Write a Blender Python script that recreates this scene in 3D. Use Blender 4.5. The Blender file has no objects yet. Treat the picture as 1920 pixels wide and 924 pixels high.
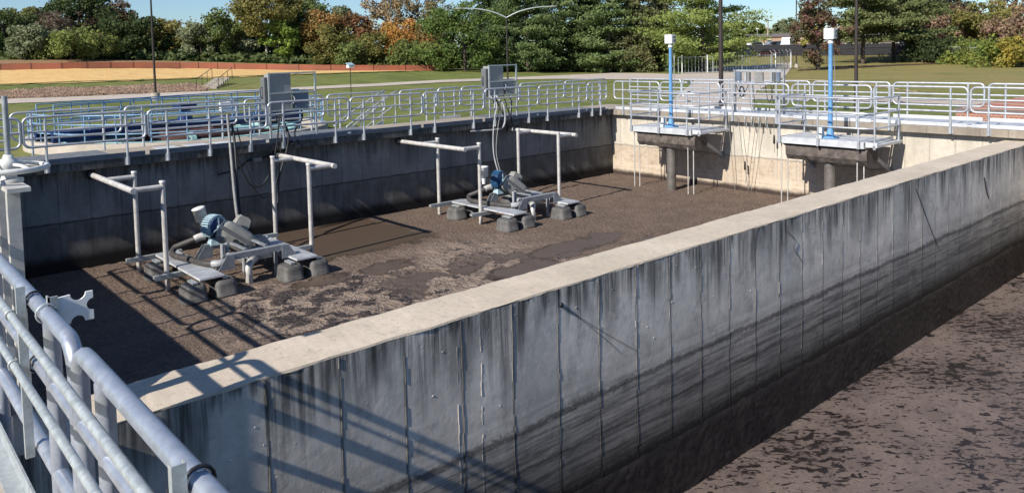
import bpy, math, random
import numpy as np
from mathutils import Vector, Matrix, noise

rnd = random.Random(11)
scene = bpy.context.scene
COL = scene.collection
R = math.radians

# ------------------------------------------------------------------ helpers
class MB:
    """collects shapes and links them as ONE mesh object"""
    def __init__(s): s.v = []; s.f = []; s.sm = []
    def add(s, v, f, smooth=False):
        b = len(s.v); s.v += [tuple(p) for p in v]
        for q in f: s.f.append(tuple(i + b for i in q)); s.sm.append(smooth)
    def box(s, x0, x1, y0, y1, z0, z1):
        v = [(x0,y0,z0),(x1,y0,z0),(x1,y1,z0),(x0,y1,z0),(x0,y0,z1),(x1,y0,z1),(x1,y1,z1),(x0,y1,z1)]
        s.add(v, [(3,2,1,0),(4,5,6,7),(0,1,5,4),(1,2,6,5),(2,3,7,6),(3,0,4,7)])
    def obox(s, c, size, m=None, taper=1.0):
        """oriented box, optional taper of the top"""
        c = Vector(c); m = m or Matrix.Identity(3); a,b,d = [q/2 for q in size]
        v = []
        for z,t in ((-d,1),(d,taper)):
            for x,y in ((-a,-b),(a,-b),(a,b),(-a,b)): v.append(c + m @ Vector((x*t,y*t,z)))
        s.add(v, [(3,2,1,0),(4,5,6,7),(0,1,5,4),(1,2,6,5),(2,3,7,6),(3,0,4,7)])
    def bar(s, p0, p1, w, h):
        """rectangular bar between two points"""
        p0, p1 = Vector(p0), Vector(p1); d = p1 - p0; L = d.length; d.normalize()
        up = Vector((0,0,1)) if abs(d.z) < .95 else Vector((0,1,0))
        sx = d.cross(up).normalized(); sz = sx.cross(d)
        m = Matrix((sx, d, sz)).transposed()
        s.obox((p0+p1)/2, (w, L, h), m)
    def tube(s, pts, r, n=8, closed=False, caps=True):
        pts = [Vector(p) for p in pts]; N = len(pts); rs = r if isinstance(r,(list,tuple)) else [r]*N
        v = []; f = []; prev = None
        for i,p in enumerate(pts):
            if closed: t = pts[(i+1)%N] - pts[i-1]
            elif i == 0: t = pts[1]-pts[0]
            elif i == N-1: t = pts[-1]-pts[-2]
            else: t = (pts[i+1]-p).normalized() + (p-pts[i-1]).normalized()
            t.normalize()
            if prev is None:
                a = Vector((0,0,1)) if abs(t.z) < .9 else Vector((1,0,0)); u = t.cross(a).normalized()
            else:
                u = prev - t*prev.dot(t)
                u = u.normalized() if u.length > 1e-6 else t.orthogonal().normalized()
            prev = u; w = t.cross(u)
            for k in range(n):
                q = 2*math.pi*k/n; v.append(p + (u*math.cos(q) + w*math.sin(q))*rs[i])
        M = N if closed else N-1
        for i in range(M):
            j = (i+1) % N
            for k in range(n):
                l = (k+1) % n; f.append((i*n+k, i*n+l, j*n+l, j*n+k))
        s.add(v, f, True)
        if caps and not closed:
            b = len(v); s.add(v[:n], [tuple(range(n))[::-1]]); s.add(v[-n:], [tuple(range(n))])
    def cyl(s, p0, p1, r0, r1=None, n=12): s.tube([p0, p1], [r0, r0 if r1 is None else r1], n)
    def lathe(s, prof, c, n=16, m=None):
        c = Vector(c); m = m or Matrix.Identity(3); v = []; f = []; P = len(prof)
        for k in range(n):
            a = 2*math.pi*k/n
            for r,z in prof: v.append(c + m @ Vector((r*math.cos(a), r*math.sin(a), z)))
        for k in range(n):
            l = (k+1) % n
            for i in range(P-1): f.append((k*P+i, l*P+i, l*P+i+1, k*P+i+1))
        s.add(v, f, True)
    def ell(s, c, rx, ry, rz, nu=14, nv=8, p=1.0, m=None):
        """(super)ellipsoid"""
        c = Vector(c); m = m or Matrix.Identity(3); v = []; f = []
        sg = lambda q: math.copysign(abs(q)**p, q)
        for j in range(nv+1):
            b = -math.pi/2 + math.pi*j/nv
            for i in range(nu):
                a = 2*math.pi*i/nu
                v.append(c + m @ Vector((rx*sg(math.cos(b))*sg(math.cos(a)), ry*sg(math.cos(b))*sg(math.sin(a)), rz*sg(math.sin(b)))))
        for j in range(nv):
            for i in range(nu):
                k = (i+1) % nu; f.append((j*nu+i, j*nu+k, (j+1)*nu+k, (j+1)*nu+i))
        s.add(v, f, True)
    def prism(s, poly, d0, d1, axis='z'):
        n = len(poly)
        def P(a,b,d): return (a,b,d) if axis=='z' else ((d,a,b) if axis=='x' else (a,d,b))
        v = [P(a,b,d0) for a,b in poly] + [P(a,b,d1) for a,b in poly]
        f = [tuple(range(n))[::-1], tuple(range(n,2*n))] + [(i,(i+1)%n,n+(i+1)%n,n+i) for i in range(n)]
        s.add(v, f)
    def build(s, name, mat, parent=None, loc=None):
        me = bpy.data.meshes.new(name); me.from_pydata(s.v, [], s.f)
        me.polygons.foreach_set('use_smooth', s.sm); me.materials.append(mat); me.update()
        o = bpy.data.objects.new(name, me); COL.objects.link(o)
        if parent: o.parent = parent
        if loc: o.location = loc
        return o

def tag(o, label=None, cat=None, group=None, kind=None):
    for k,v in (('label',label),('category',cat),('group',group),('kind',kind)):
        if v: o[k] = v
    return o
def thing(name, label, cat, loc=(0,0,0), rotz=0, group=None):
    o = bpy.data.objects.new(name, None); COL.objects.link(o); o.empty_display_size = .1
    o.location = loc; o.rotation_euler = (0,0,rotz)
    return tag(o, label, cat, group)
def dup(root, loc, rotz=0, label=None, group=None):
    def cp(o, par):
        c = o.copy(); COL.objects.link(c); c.parent = par
        for ch in o.children: cp(ch, c)
        return c
    r = cp(root, None); r.location = loc; r.rotation_euler = (0,0,rotz)
    if label: r['label'] = label
    if group: r['group'] = group
    return r
def arc_loop(x0, x1, z0, z1, rr, n=5, y=0):
    pts = []
    for cx,cz,a0 in ((x1-rr,z1-rr,0),(x0+rr,z1-rr,90),(x0+rr,z0+rr,180),(x1-rr,z0+rr,270)):
        for k in range(n+1):
            a = R(a0 + 90*k/n); pts.append((cx+rr*math.cos(a), y, cz+rr*math.sin(a)))
    return pts
def sag(p0, p1, drop, n=12):
    p0,p1 = Vector(p0),Vector(p1)
    return [p0.lerp(p1,i/n) - Vector((0,0,drop*4*(i/n)*(1-i/n))) for i in range(n+1)]
def spline(pts, n=6):
    P = [Vector(p) for p in pts]; P = [P[0]*2-P[1]] + P + [P[-1]*2-P[-2]]; out = []
    for i in range(1, len(P)-2):
        a,b,c,d = P[i-1:i+3]
        for k in range(n):
            t = k/n
            out.append(.5*((2*b)+(c-a)*t+(2*a-5*b+4*c-d)*t*t+(3*b-a-3*c+d)*t**3))
    return out + [P[-2]]

# ------------------------------------------------------------------ materials
class G:
    def __init__(s, name):
        s.m = bpy.data.materials.new(name); s.m.use_nodes = True
        s.N = s.m.node_tree.nodes; s.L = s.m.node_tree.links
        s.b = s.N['Principled BSDF']; s._p = None
    def put(s, sock, v):
        if hasattr(v, 'is_output'): s.L.new(v, sock)
        else:
            if isinstance(v,(tuple,list)) and sock.type == 'RGBA' and len(v) == 3: v = (*v,1)
            sock.default_value = v
    def pos(s):
        if not s._p: s._p = s.N.new('ShaderNodeNewGeometry').outputs['Position']
        return s._p
    def obj(s): return s.N.new('ShaderNodeTexCoord').outputs['Object']
    def rand(s): return s.N.new('ShaderNodeObjectInfo').outputs['Random']
    def xyz(s, v=None):
        n = s.N.new('ShaderNodeSeparateXYZ'); s.put(n.inputs[0], v or s.pos()); return n.outputs
    def vec(s, x, y, z):
        n = s.N.new('ShaderNodeCombineXYZ')
        for i,q in enumerate((x,y,z)): s.put(n.inputs[i], q)
        return n.outputs[0]
    def sc(s, v, k):
        n = s.N.new('ShaderNodeVectorMath'); n.operation = 'MULTIPLY'; s.put(n.inputs[0], v); n.inputs[1].default_value = k; return n.outputs[0]
    def ma(s, op, a, b=0.0, c=0.0, clamp=False):
        n = s.N.new('ShaderNodeMath'); n.operation = op; n.use_clamp = clamp
        s.put(n.inputs[0], a); s.put(n.inputs[1], b); s.put(n.inputs[2], c); return n.outputs[0]
    def noise(s, v=None, scale=1., detail=4., rough=.55, dist=0.):
        n = s.N.new('ShaderNodeTexNoise'); s.put(n.inputs['Vector'], v or s.pos())
        n.inputs['Scale'].default_value = scale; n.inputs['Detail'].default_value = detail
        n.inputs['Roughness'].default_value = rough; n.inputs['Distortion'].default_value = dist
        return n.outputs['Fac']
    def vor(s, v=None, scale=1., feat='F1', out='Distance', rnd_=1.):
        n = s.N.new('ShaderNodeTexVoronoi'); n.feature = feat; s.put(n.inputs['Vector'], v or s.pos())
        n.inputs['Scale'].default_value = scale; n.inputs['Randomness'].default_value = rnd_; return n.outputs[out]
    def white(s, v):
        n = s.N.new('ShaderNodeTexWhiteNoise'); n.noise_dimensions = '1D'; s.put(n.inputs['W'], v); return n.outputs['Value']
    def mr(s, v, a, b, c=0., d=1., smooth=True):
        n = s.N.new('ShaderNodeMapRange'); n.interpolation_type = 'SMOOTHSTEP' if smooth else 'LINEAR'
        s.put(n.inputs[0], v)
        for i,q in enumerate((a,b,c,d)): s.put(n.inputs[i+1], q)
        return n.outputs[0]
    def ramp(s, v, stops):
        n = s.N.new('ShaderNodeValToRGB'); s.put(n.inputs[0], v); e = n.color_ramp.elements
        while len(e) < len(stops): e.new(.5)
        for q,(p,c) in zip(e, stops):
            q.position = p; q.color = (c,c,c,1) if isinstance(c,(int,float)) else (*c,1)
        return n.outputs[0]
    def mix(s, f, a, b, mode='MIX'):
        n = s.N.new('ShaderNodeMix'); n.data_type = 'RGBA'; n.blend_type = mode
        s.put(n.inputs[0], f); s.put(n.inputs[6], a); s.put(n.inputs[7], b); return n.outputs[2]
    def bump(s, h, strength=.4, dist=.02):
        n = s.N.new('ShaderNodeBump'); n.inputs['Strength'].default_value = strength; n.inputs['Distance'].default_value = dist
        s.put(n.inputs['Height'], h); s.L.new(n.outputs[0], s.b.inputs['Normal'])
    def done(s, col, rough=.8, metal=0., spec=.5):
        s.put(s.b.inputs['Base Color'], col); s.put(s.b.inputs['Roughness'], rough)
        s.put(s.b.inputs['Metallic'], metal); s.b.inputs['Specular IOR Level'].default_value = spec; return s.m

def plain(name, c, rough=.55, metal=0., var=.18, scale=6., spec=.4):
    g = G(name); n = g.noise(g.obj(), scale, 5, .65)
    n2 = g.noise(g.obj(), scale*6, 3, .6)
    k = g.ma('ADD', g.ma('MULTIPLY', n, .7), g.ma('MULTIPLY', n2, .3))
    lo = tuple(q*(1-var*1.6) for q in c); hi = tuple(min(1,q*(1+var)) for q in c)
    return g.done(g.mix(g.mr(k,.3,.7), lo, hi), g.mr(n,.3,.7,rough-.08,rough+.1), metal, spec)

def concrete_wall(name, axis, light, dark, base_z, kind):
    """stained cast concrete; axis = which coordinate runs along the wall"""
    g = G(name); x,y,z = g.xyz(); u = x if axis == 'x' else y
    U = g.vec(u, 0., z)
    panel = g.white(g.ma('FLOOR', g.ma('DIVIDE', g.ma('SUBTRACT', u, 2.48), .652)))
    big = g.noise(U, .9, 6, .62)
    fine = g.noise(U, 9., 6, .7)
    col = g.mix(g.mr(big,.3,.7), dark, light)
    col = g.mix(g.ma('MULTIPLY', g.mr(fine,.35,.75), .35), col, tuple(q*.62 for q in dark))
    col = g.mix(1., col, g.mix(panel, (.84,.85,.86), (1.08,1.06,1.04)), 'MULTIPLY')
    # rain streaks running down from the top edge
    st = g.noise(g.vec(g.ma('MULTIPLY',u,10.), 0., g.ma('MULTIPLY',z,.3)), 1., 7, .72)
    reach = g.mr(g.noise(g.vec(u,0.,7.), 1.7, 4, .6), g.mr(panel,.0,1.,.40,.32), .70, .05, 1.45)
    depth = g.ma('SUBTRACT', base_z, z)
    fade = g.mr(g.ma('DIVIDE', depth, reach), .1, 1.15, 1., 0.)
    streak = g.ma('MULTIPLY', g.mr(st,.40,.60), fade)
    broad = g.noise(g.vec(g.ma('MULTIPLY',u,2.4), 3., g.ma('MULTIPLY',z,.35)), 1., 5, .6)
    bfade = g.mr(g.ma('DIVIDE', depth, g.mr(g.noise(g.vec(u,0.,2.), 1.1, 3, .6), .35,.65,.25,1.1)), .3, 1.1, 1., 0.)
    col = g.mix(g.ma('MULTIPLY', g.ma('MULTIPLY', g.mr(broad,.42,.62), bfade), .62 if kind != 'sunny' else .1), col, (.085,.083,.077))
    if kind != 'divider':
        jd = g.ma('ABSOLUTE', g.ma('SUBTRACT', g.ma('FRACT', g.ma('ADD', g.ma('DIVIDE', g.ma('SUBTRACT', u, 2.48), .652), .5)), .5))
        jd = g.ma('ADD', jd, g.ma('MULTIPLY', g.ma('SUBTRACT', g.noise(U,5.,3), .5), .02))
        col = g.mix(g.mr(jd, .012, .04, .38, 0.), col, tuple(q*.3 for q in dark))
    if kind == 'divider':
        jd = g.ma('ABSOLUTE', g.ma('SUBTRACT', g.ma('FRACT', g.ma('ADD', g.ma('DIVIDE', g.ma('SUBTRACT', u, 2.48), .652), .5)), .5))
        jd = g.ma('ADD', jd, g.ma('MULTIPLY', g.ma('SUBTRACT', g.noise(U,7.,3), .5), .018))
        col = g.mix(g.mr(jd, .012, .035, .62, 0.), col, (.035,.036,.036))
        col = g.mix(g.ma('MULTIPLY', streak, .88), col, (.028,.029,.027))
        zn = g.ma('ADD', z, g.ma('MULTIPLY', g.ma('SUBTRACT', g.noise(U, .8, 3, .6), .5), .16))
        zn = g.ma('ADD', zn, g.ma('MULTIPLY', g.ma('SUBTRACT', g.noise(g.vec(g.ma('MULTIPLY',u,9.),0.,g.ma('MULTIPLY',z,16.)), 1., 6, .8), .5), .22))
        lay = g.noise(g.vec(g.ma('MULTIPLY',u,.7),0.,g.ma('MULTIPLY',z,17.)), 1., 6, .75)
        col = g.mix(g.ma('MULTIPLY', g.mr(z,-1.25,-1.9,0.,.75), g.mr(lay,.44,.62)), col, (.10,.095,.09))
        blot = g.noise(U, 2.6, 6, .72)
        col = g.mix(g.ma('MULTIPLY', g.mr(blot,.5,.68), .45), col, (.19,.185,.175))
        t = g.ma('DIVIDE', g.ma('SUBTRACT', -.27, zn), 3.2)
        band = g.ramp(t, [(0,1),(.30,.97),(.36,.80),(.375,.92),(.415,.80),(.425,.30),(.437,.24),(.45,.62),(.49,.52),(.50,.36),(.515,.50),(.56,.40),(.57,.2),(.59,.36),(.635,.34),(.66,.22),(.72,.1),(1,.06)])
        col = g.mix(1., col, band, 'MULTIPLY')
        black = g.mr(zn, -2.62, -2.44, 1., 0.)
        sl = g.noise(U, 22., 5, .7)
        col = g.mix(black, col, g.mix(g.mr(sl,.45,.75), (.007,.006,.006), (.03,.024,.021)))
        rough = g.mr(black, 0,1,.82,.5)
        h = g.ma('ADD', g.ma('MULTIPLY', fine, .25), g.ma('MULTIPLY', g.ma('MULTIPLY', sl, black), 2.2))
        pit = g.mr(g.vor(U, 7.5), .0, .1, -.6, 0.)
        h = g.ma('ADD', h, g.ma('MULTIPLY', pit, g.mr(g.noise(U,1.3,2),.5,.6)))
        h = g.ma('ADD', h, g.ma('MULTIPLY', big, .9))
        g.bump(h, .75, .014)
        return g.done(col, rough, 0, .3)
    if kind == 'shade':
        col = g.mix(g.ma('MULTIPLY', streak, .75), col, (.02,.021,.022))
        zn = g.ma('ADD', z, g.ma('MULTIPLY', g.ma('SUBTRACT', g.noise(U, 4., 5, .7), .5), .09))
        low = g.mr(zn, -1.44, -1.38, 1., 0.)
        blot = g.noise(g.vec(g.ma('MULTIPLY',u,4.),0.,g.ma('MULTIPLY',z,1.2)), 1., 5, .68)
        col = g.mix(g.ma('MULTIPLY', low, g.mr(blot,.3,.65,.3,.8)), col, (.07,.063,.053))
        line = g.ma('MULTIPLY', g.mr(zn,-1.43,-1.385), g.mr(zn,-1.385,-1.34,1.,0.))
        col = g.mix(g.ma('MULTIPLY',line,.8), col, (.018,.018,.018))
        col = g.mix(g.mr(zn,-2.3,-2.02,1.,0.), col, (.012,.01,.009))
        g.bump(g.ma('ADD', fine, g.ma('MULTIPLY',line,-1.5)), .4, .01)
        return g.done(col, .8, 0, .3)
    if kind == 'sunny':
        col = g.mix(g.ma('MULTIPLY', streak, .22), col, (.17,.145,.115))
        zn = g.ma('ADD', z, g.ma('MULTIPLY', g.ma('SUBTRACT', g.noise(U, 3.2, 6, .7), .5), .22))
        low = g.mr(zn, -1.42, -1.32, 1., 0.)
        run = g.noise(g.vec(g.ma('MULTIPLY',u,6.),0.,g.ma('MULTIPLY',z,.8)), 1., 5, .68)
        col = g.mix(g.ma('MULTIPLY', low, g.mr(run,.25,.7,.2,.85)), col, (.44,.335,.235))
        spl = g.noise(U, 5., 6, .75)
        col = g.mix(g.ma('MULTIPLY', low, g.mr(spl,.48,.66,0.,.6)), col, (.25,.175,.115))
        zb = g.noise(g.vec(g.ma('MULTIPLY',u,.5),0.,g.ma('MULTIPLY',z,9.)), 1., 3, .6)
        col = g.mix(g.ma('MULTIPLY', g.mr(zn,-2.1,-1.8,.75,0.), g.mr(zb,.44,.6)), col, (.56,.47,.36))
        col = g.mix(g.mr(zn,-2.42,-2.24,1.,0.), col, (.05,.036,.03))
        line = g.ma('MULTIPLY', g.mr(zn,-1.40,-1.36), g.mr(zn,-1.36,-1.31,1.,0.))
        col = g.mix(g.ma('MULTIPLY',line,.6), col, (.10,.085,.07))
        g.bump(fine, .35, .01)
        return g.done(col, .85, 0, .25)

def concrete_top(name, light, dark, stain=.5):
    g = G(name); n = g.noise(None, 1.1, 6, .65); f = g.noise(None, 16., 5, .75); s = g.noise(None, 60., 2, .6)
    col = g.mix(g.mr(n,.3,.7), light, dark)
    col = g.mix(g.ma('MULTIPLY', g.mr(f,.5,.75), stain), col, tuple(q*.5 for q in dark))
    col = g.mix(g.ma('MULTIPLY', g.mr(s,.62,.75), .35), col, tuple(q*.45 for q in dark))
    col = g.mix(g.ma('MULTIPLY', g.mr(s,.38,.28), .3), col, (.62,.56,.47))
    g.bump(g.ma('ADD', f, s), .3, .006)
    return g.done(col, .88, 0, .25)

M = {}
M['alu'] = plain('brushed_aluminium', (.52,.54,.57), .42, .55, .10, 5)
M['alu_near'] = plain('satin_aluminium_pipe', (.40,.43,.49), .38, .55, .10, 12)
M['galv'] = plain('galvanized_steel', (.46,.49,.49), .45, .5, .13, 25)
M['alu_plate'] = plain('aluminium_plate', (.60,.61,.62), .5, .3, .10, 3)
M['grating'] = plain('walkway_grating', (.20,.205,.21), .6, .3, .2, 6)
M['stainless'] = plain('weathered_stainless', (.56,.535,.50), .5, .3, .13, 7)
M['darkblue'] = plain('dark_blue_paint', (.025,.09,.19), .45, .0, .25, 5)
M['blue'] = plain('blue_paint', (.13,.30,.53), .42, .05, .15, 4)
M['blue_rail'] = plain('pale_blue_rail_paint', (.20,.34,.50), .45, .1, .2, 4)
M['deepblue'] = plain('deep_blue_paint', (.012,.03,.12), .4, .0, .2, 2)
M['paleblue'] = plain('faded_blue_paint', (.34,.46,.52), .5, .0, .25, 9)
M['teal'] = plain('faded_teal_paint', (.26,.44,.42), .5, .0, .2, 2)
M['rust'] = plain('rusty_brown_steel', (.075,.03,.022), .8, .0, .35, 3)
M['bronze'] = plain('dark_bronze_pole_paint', (.05,.038,.034), .45, .2, .15, 3)
M['box_grey'] = plain('grey_cabinet_paint', (.30,.30,.29), .45, .2, .08, 2)
M['box_dark'] = plain('cabinet_side_grey', (.15,.155,.16), .5, .2, .1, 2)
M['box_blue'] = plain('blue_grey_cabinet', (.14,.18,.24), .45, .2, .12, 2)
M['white'] = plain('white_paint', (.78,.78,.76), .45, 0, .06, 3)
M['offwhite'] = plain('aged_white_plastic', (.60,.60,.57), .5, 0, .12, 5)
M['black'] = plain('black_rubber', (.017,.017,.019), .5, 0, .2, 8)
M['hose'] = plain('grey_black_hose', (.055,.05,.048), .55, 0, .2, 9)
M['cable_grey'] = plain('grey_cable', (.22,.22,.21), .5, 0, .15, 9)
M['float'] = plain('dirty_grey_plastic_float', (.105,.10,.095), .65, 0, .3, 5)
M['motor'] = plain('dusty_olive_grey_guard', (.27,.27,.245), .55, 0, .15, 8)
M['frame_grey'] = plain('grey_painted_channel', (.30,.32,.335), .5, .3, .18, 6)
M['column'] = plain('stained_steel_column', (.20,.18,.165), .45, .4, .2, 3)
M['sludge_coat'] = plain('dried_sludge_coat', (.115,.095,.083), .9, 0, .45, 5)
M['pvc'] = plain('grey_white_pipe', (.33,.34,.35), .4, 0, .15, 7)
M['yellow'] = plain('yellow_paint', (.75,.60,.20), .5, 0, .1, 5)
M['ltconc'] = concrete_top('pale_footing_concrete', (.42,.37,.31), (.32,.28,.23), .3)
M['top'] = concrete_top('divider_top_concrete', (.57,.485,.385), (.46,.39,.305), .6)
M['deck'] = concrete_top('walkway_concrete', (.36,.31,.25), (.27,.235,.195), .5)
M['toe_shaded'] = plain('shaded_aluminium_kick_plate', (.13,.15,.19), .5, .3, .15, 2)  # kick plate aluminium with the shade on its basin side put into the colour
M['fascia'] = concrete_wall('walkway_edge_concrete', 'y', (.36,.31,.25), (.22,.19,.155), 0., 'sunny')
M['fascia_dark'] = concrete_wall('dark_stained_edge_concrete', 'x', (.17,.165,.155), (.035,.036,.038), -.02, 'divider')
M['divider'] = concrete_wall('divider_face_concrete', 'x', (.86,.79,.69), (.60,.555,.49), -.27, 'divider')
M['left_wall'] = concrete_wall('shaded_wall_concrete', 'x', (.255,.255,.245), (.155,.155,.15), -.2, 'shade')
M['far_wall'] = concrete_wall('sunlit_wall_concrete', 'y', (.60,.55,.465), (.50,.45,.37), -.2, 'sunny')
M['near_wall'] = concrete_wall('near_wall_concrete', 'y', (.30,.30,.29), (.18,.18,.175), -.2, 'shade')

# sludge crust in the left basin
g = G('brown_sludge_crust'); x,y,z = g.xyz()
wob = g.ma('MULTIPLY', g.ma('SUBTRACT', g.noise(None,.5,5,.65), .5), 3.4)
P2 = g.vec(x, y, 0.)
grain = g.noise(P2, 13., 4, .7); mid = g.noise(P2, 1.4, 6, .65)
col = g.mix(g.mr(mid,.32,.68), (.225,.16,.12), (.165,.118,.09))
col = g.mix(g.ma('MULTIPLY', g.mr(grain,.48,.64), .5), col, (.10,.071,.056))
col = g.mix(g.ma('MULTIPLY', g.mr(grain,.45,.36), .42), col, (.36,.28,.22))
# lumpy broken crust close to the near corner and the divider
yy = g.ma('ADD', y, wob); xx = g.ma('ADD', x, wob)
nearz = g.ma('MULTIPLY', g.mr(xx, 4., 6., 0.,1.), g.mr(xx, 11., 14.5, 1., 0.))
nearz = g.ma('MULTIPLY', nearz, g.mr(yy, 14.6, 16.2, 1., 0.))
lump = g.noise(g.vec(g.ma('MULTIPLY',x,1.9), g.ma('MULTIPLY',y,2.1), 3.), 1., 5, .66, .35)
lumpm = g.ma('MULTIPLY', nearz, g.mr(g.ma('ADD',lump,g.mr(x,6.,11.,.03,-.07)),.50,.54))
smooth = g.mix(g.mr(mid,.3,.7), (.31,.24,.19), (.25,.19,.15))
col = g.mix(g.ma('MULTIPLY',nearz,.85), col, smooth)
col = g.mix(lumpm, col, g.mix(g.mr(grain,.4,.6), (.085,.066,.058), (.04,.03,.027)))
# scattered wet dark patches
pat = g.noise(g.vec(g.ma('MULTIPLY',x,.62), g.ma('MULTIPLY',y,.62), 11.), 1., 6, .62, .25)
pz = g.ma('MULTIPLY', g.ma('MULTIPLY', g.mr(xx,7.2,9.,0.,1.), g.mr(xx,15.5,17.,1.,0.)), g.mr(yy,13.6,15.2,1.,0.))
wet1 = g.ma('MULTIPLY', g.mr(pat,.535,.55), pz)
# open brown water lee of the left aerator along the back wall
rag = g.ma('MULTIPLY', g.ma('SUBTRACT', g.noise(P2,1.3,8,.78), .5), 2.1)
wz = g.ma('MULTIPLY', g.mr(g.ma('ADD',x,rag),7.9,8.3,0.,1.), g.mr(g.ma('ADD',x,rag),11.6,12.1,1.,0.))
wz = g.ma('MULTIPLY', wz, g.mr(g.ma('ADD',y,rag),16.2,16.45,0.,1.))
for ex,ey,rx,ry in ((13.6,13.1,1.7,.5),(11.3,12.5,1.0,.5),(9.3,14.85,.75,.4),(7.6,14.9,.7,.35),(10.3,13.4,.5,.3)):
    q = g.ma('ADD', g.ma('POWER', g.ma('DIVIDE', g.ma('SUBTRACT', g.ma('ADD',x,g.ma('MULTIPLY',rag,.9)), ex), rx), 2.), g.ma('POWER', g.ma('DIVIDE', g.ma('SUBTRACT', g.ma('ADD',y,g.ma('MULTIPLY',rag,.6)), ey), ry), 2.))
    wet1 = g.ma('MAXIMUM', wet1, g.mr(q, .72, 1.12, 1., 0.))
wet = g.ma('MAXIMUM', wet1, wz)
col = g.mix(wet1, col, (.10,.074,.056))
col = g.mix(wz, col, (.085,.06,.042))
speck = g.mr(g.vor(P2, 7.), .07, .11, 1., 0.)
spm = g.ma('MULTIPLY', speck, g.mr(g.noise(P2,.45,3),.48,.62))
col = g.mix(g.ma('MULTIPLY', spm, g.ma('SUBTRACT',1.,wet)), col, (.45,.37,.30))
h = g.ma('ADD', g.ma('MULTIPLY', grain, g.ma('SUBTRACT',1.,g.ma('MULTIPLY',nearz,.6))), g.ma('MULTIPLY', lump, g.ma('MULTIPLY',nearz,2.6)))
h = g.ma('MULTIPLY', h, g.ma('SUBTRACT', 1., g.ma('MULTIPLY',wet,.95)))
g.bump(h, 1., .16)
M['sludge'] = g.done(col, g.mr(g.ma('MAXIMUM',wet,g.ma('MULTIPLY',lumpm,.6)),0.,1.,.9,.42), 0, .25)

g = G('wet_black_sludge_crust'); f = g.noise(None, 30., 5, .75); b = g.noise(None, 3., 4, .6)
g.bump(f, .8, .02)
M['crust'] = g.done(g.mix(g.mr(b,.35,.65), (.007,.006,.006), (.022,.018,.016)), g.mr(f,.3,.7,.28,.6), 0, .5)
# floating scum in the right basin
g = G('floating_scum'); x,y,z = g.xyz(); P2 = g.vec(x,y,0.)
big = g.noise(P2,.55,5,.6); f = g.noise(P2, 18., 6, .7)
col = g.mix(g.mr(big,.35,.65), (.122,.091,.077), (.172,.132,.113))
col = g.mix(g.ma('MULTIPLY', g.mr(f,.45,.7),.55), col, (.06,.045,.041))
sa = g.ma('SUBTRACT', g.ma('MULTIPLY',x,.75), g.ma('MULTIPLY',y,.66)); sb = g.ma('ADD', g.ma('MULTIPLY',x,.66), g.ma('MULTIPLY',y,.75))
hole = g.noise(g.vec(g.ma('MULTIPLY',sa,3.4),g.ma('MULTIPLY',sb,6.2),0.), 1., 4, .62, .5)
hole2 = g.noise(g.vec(g.ma('MULTIPLY',sa,8.),g.ma('MULTIPLY',sb,15.),5.), 1., 3, .6, .5)
thr = g.mr(big,.36,.62,.53,.625)
hm = g.ma('MAXIMUM', g.mr(g.ma('SUBTRACT',hole,thr),0.,.014), g.ma('MULTIPLY', g.mr(g.ma('SUBTRACT',hole2,g.ma('ADD',thr,-.01)),.0,.025), .92))
col = g.mix(g.ma('MULTIPLY', g.mr(g.noise(P2,1.7,5,.7),.45,.62), .5), col, (.088,.07,.066))
sp = g.mr(g.vor(P2, 16.), .06, .12, .5, 0.)
col = g.mix(g.ma('MULTIPLY', sp, g.mr(g.noise(P2,.8,3),.45,.6)), col, (.33,.27,.24))
col = g.mix(hm, col, (.022,.017,.016))
h = g.ma('SUBTRACT', g.ma('MULTIPLY',f,.7), g.ma('MULTIPLY',hm,1.2))
g.bump(h, .5, .03)
M['scum'] = g.done(col, g.mr(hm,0.,1.,.55,.15), 0, .5)

def grassmat(name, a, b, c):
    g = G(name); n1 = g.noise(None,.045,5,.6); n2 = g.noise(None,.6,5,.7); n3 = g.noise(g.sc(g.pos(),(3.,3.,1.)),1.,5,.8)
    x,y,z = g.xyz()
    dry = g.ma('MULTIPLY', g.mr(x, 35., 75.), g.mr(g.ma('SUBTRACT', y, g.ma('MULTIPLY', x, .62)), -4., 3., 1., 0.))
    n4 = g.noise(g.sc(g.pos(),(.9,.22,1.)),.5,5,.7)
    col = g.mix(g.mr(n2,.3,.7), a, b)
    col = g.mix(g.ma('MULTIPLY', g.mr(n4,.45,.62), .5), col, tuple(q*.55 for q in a))
    col = g.mix(g.ma('MULTIPLY', g.mr(n1,.45,.65), .6), col, c)
    col = g.mix(g.ma('MULTIPLY', dry, g.mr(g.noise(None,.22,6,.75),.3,.65,.25,.9)), col, (.29,.22,.085))
    col = g.mix(g.ma('MULTIPLY', g.mr(n3,.42,.68), .55), col, tuple(q*.42 for q in a))
    g.bump(n3, .6, .08)
    return g.done(col, .9, 0, .2)
M['grass'] = grassmat('mown_grass', (.135,.165,.038), (.19,.205,.06), (.23,.20,.075))
def patchy(name, a, b, c, s=1., sz=(1,1,1)):
    g = G(name); v = g.sc(g.pos(), sz); n = g.noise(v,s,5,.65); f = g.noise(v,s*7,5,.75)
    col = g.mix(g.mr(n,.3,.7), a, b); col = g.mix(g.ma('MULTIPLY',g.mr(f,.45,.7),.7), col, c)
    g.bump(f,.6,.05); return g.done(col,.92,0,.2)
M['straw'] = patchy('straw_mulch', (.60,.385,.15), (.70,.47,.20), (.33,.19,.07), .9, (1.,.45,1))
M['soil'] = patchy('bare_brown_bank', (.32,.165,.10), (.25,.155,.085), (.16,.16,.05), .12)
M['brush'] = patchy('dead_weed_ground', (.36,.25,.17), (.28,.21,.13), (.15,.12,.08), .6)
M['brown_ground'] = patchy('dark_brown_ground', (.10,.055,.038), (.075,.045,.032), (.03,.02,.015), .5)
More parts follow.
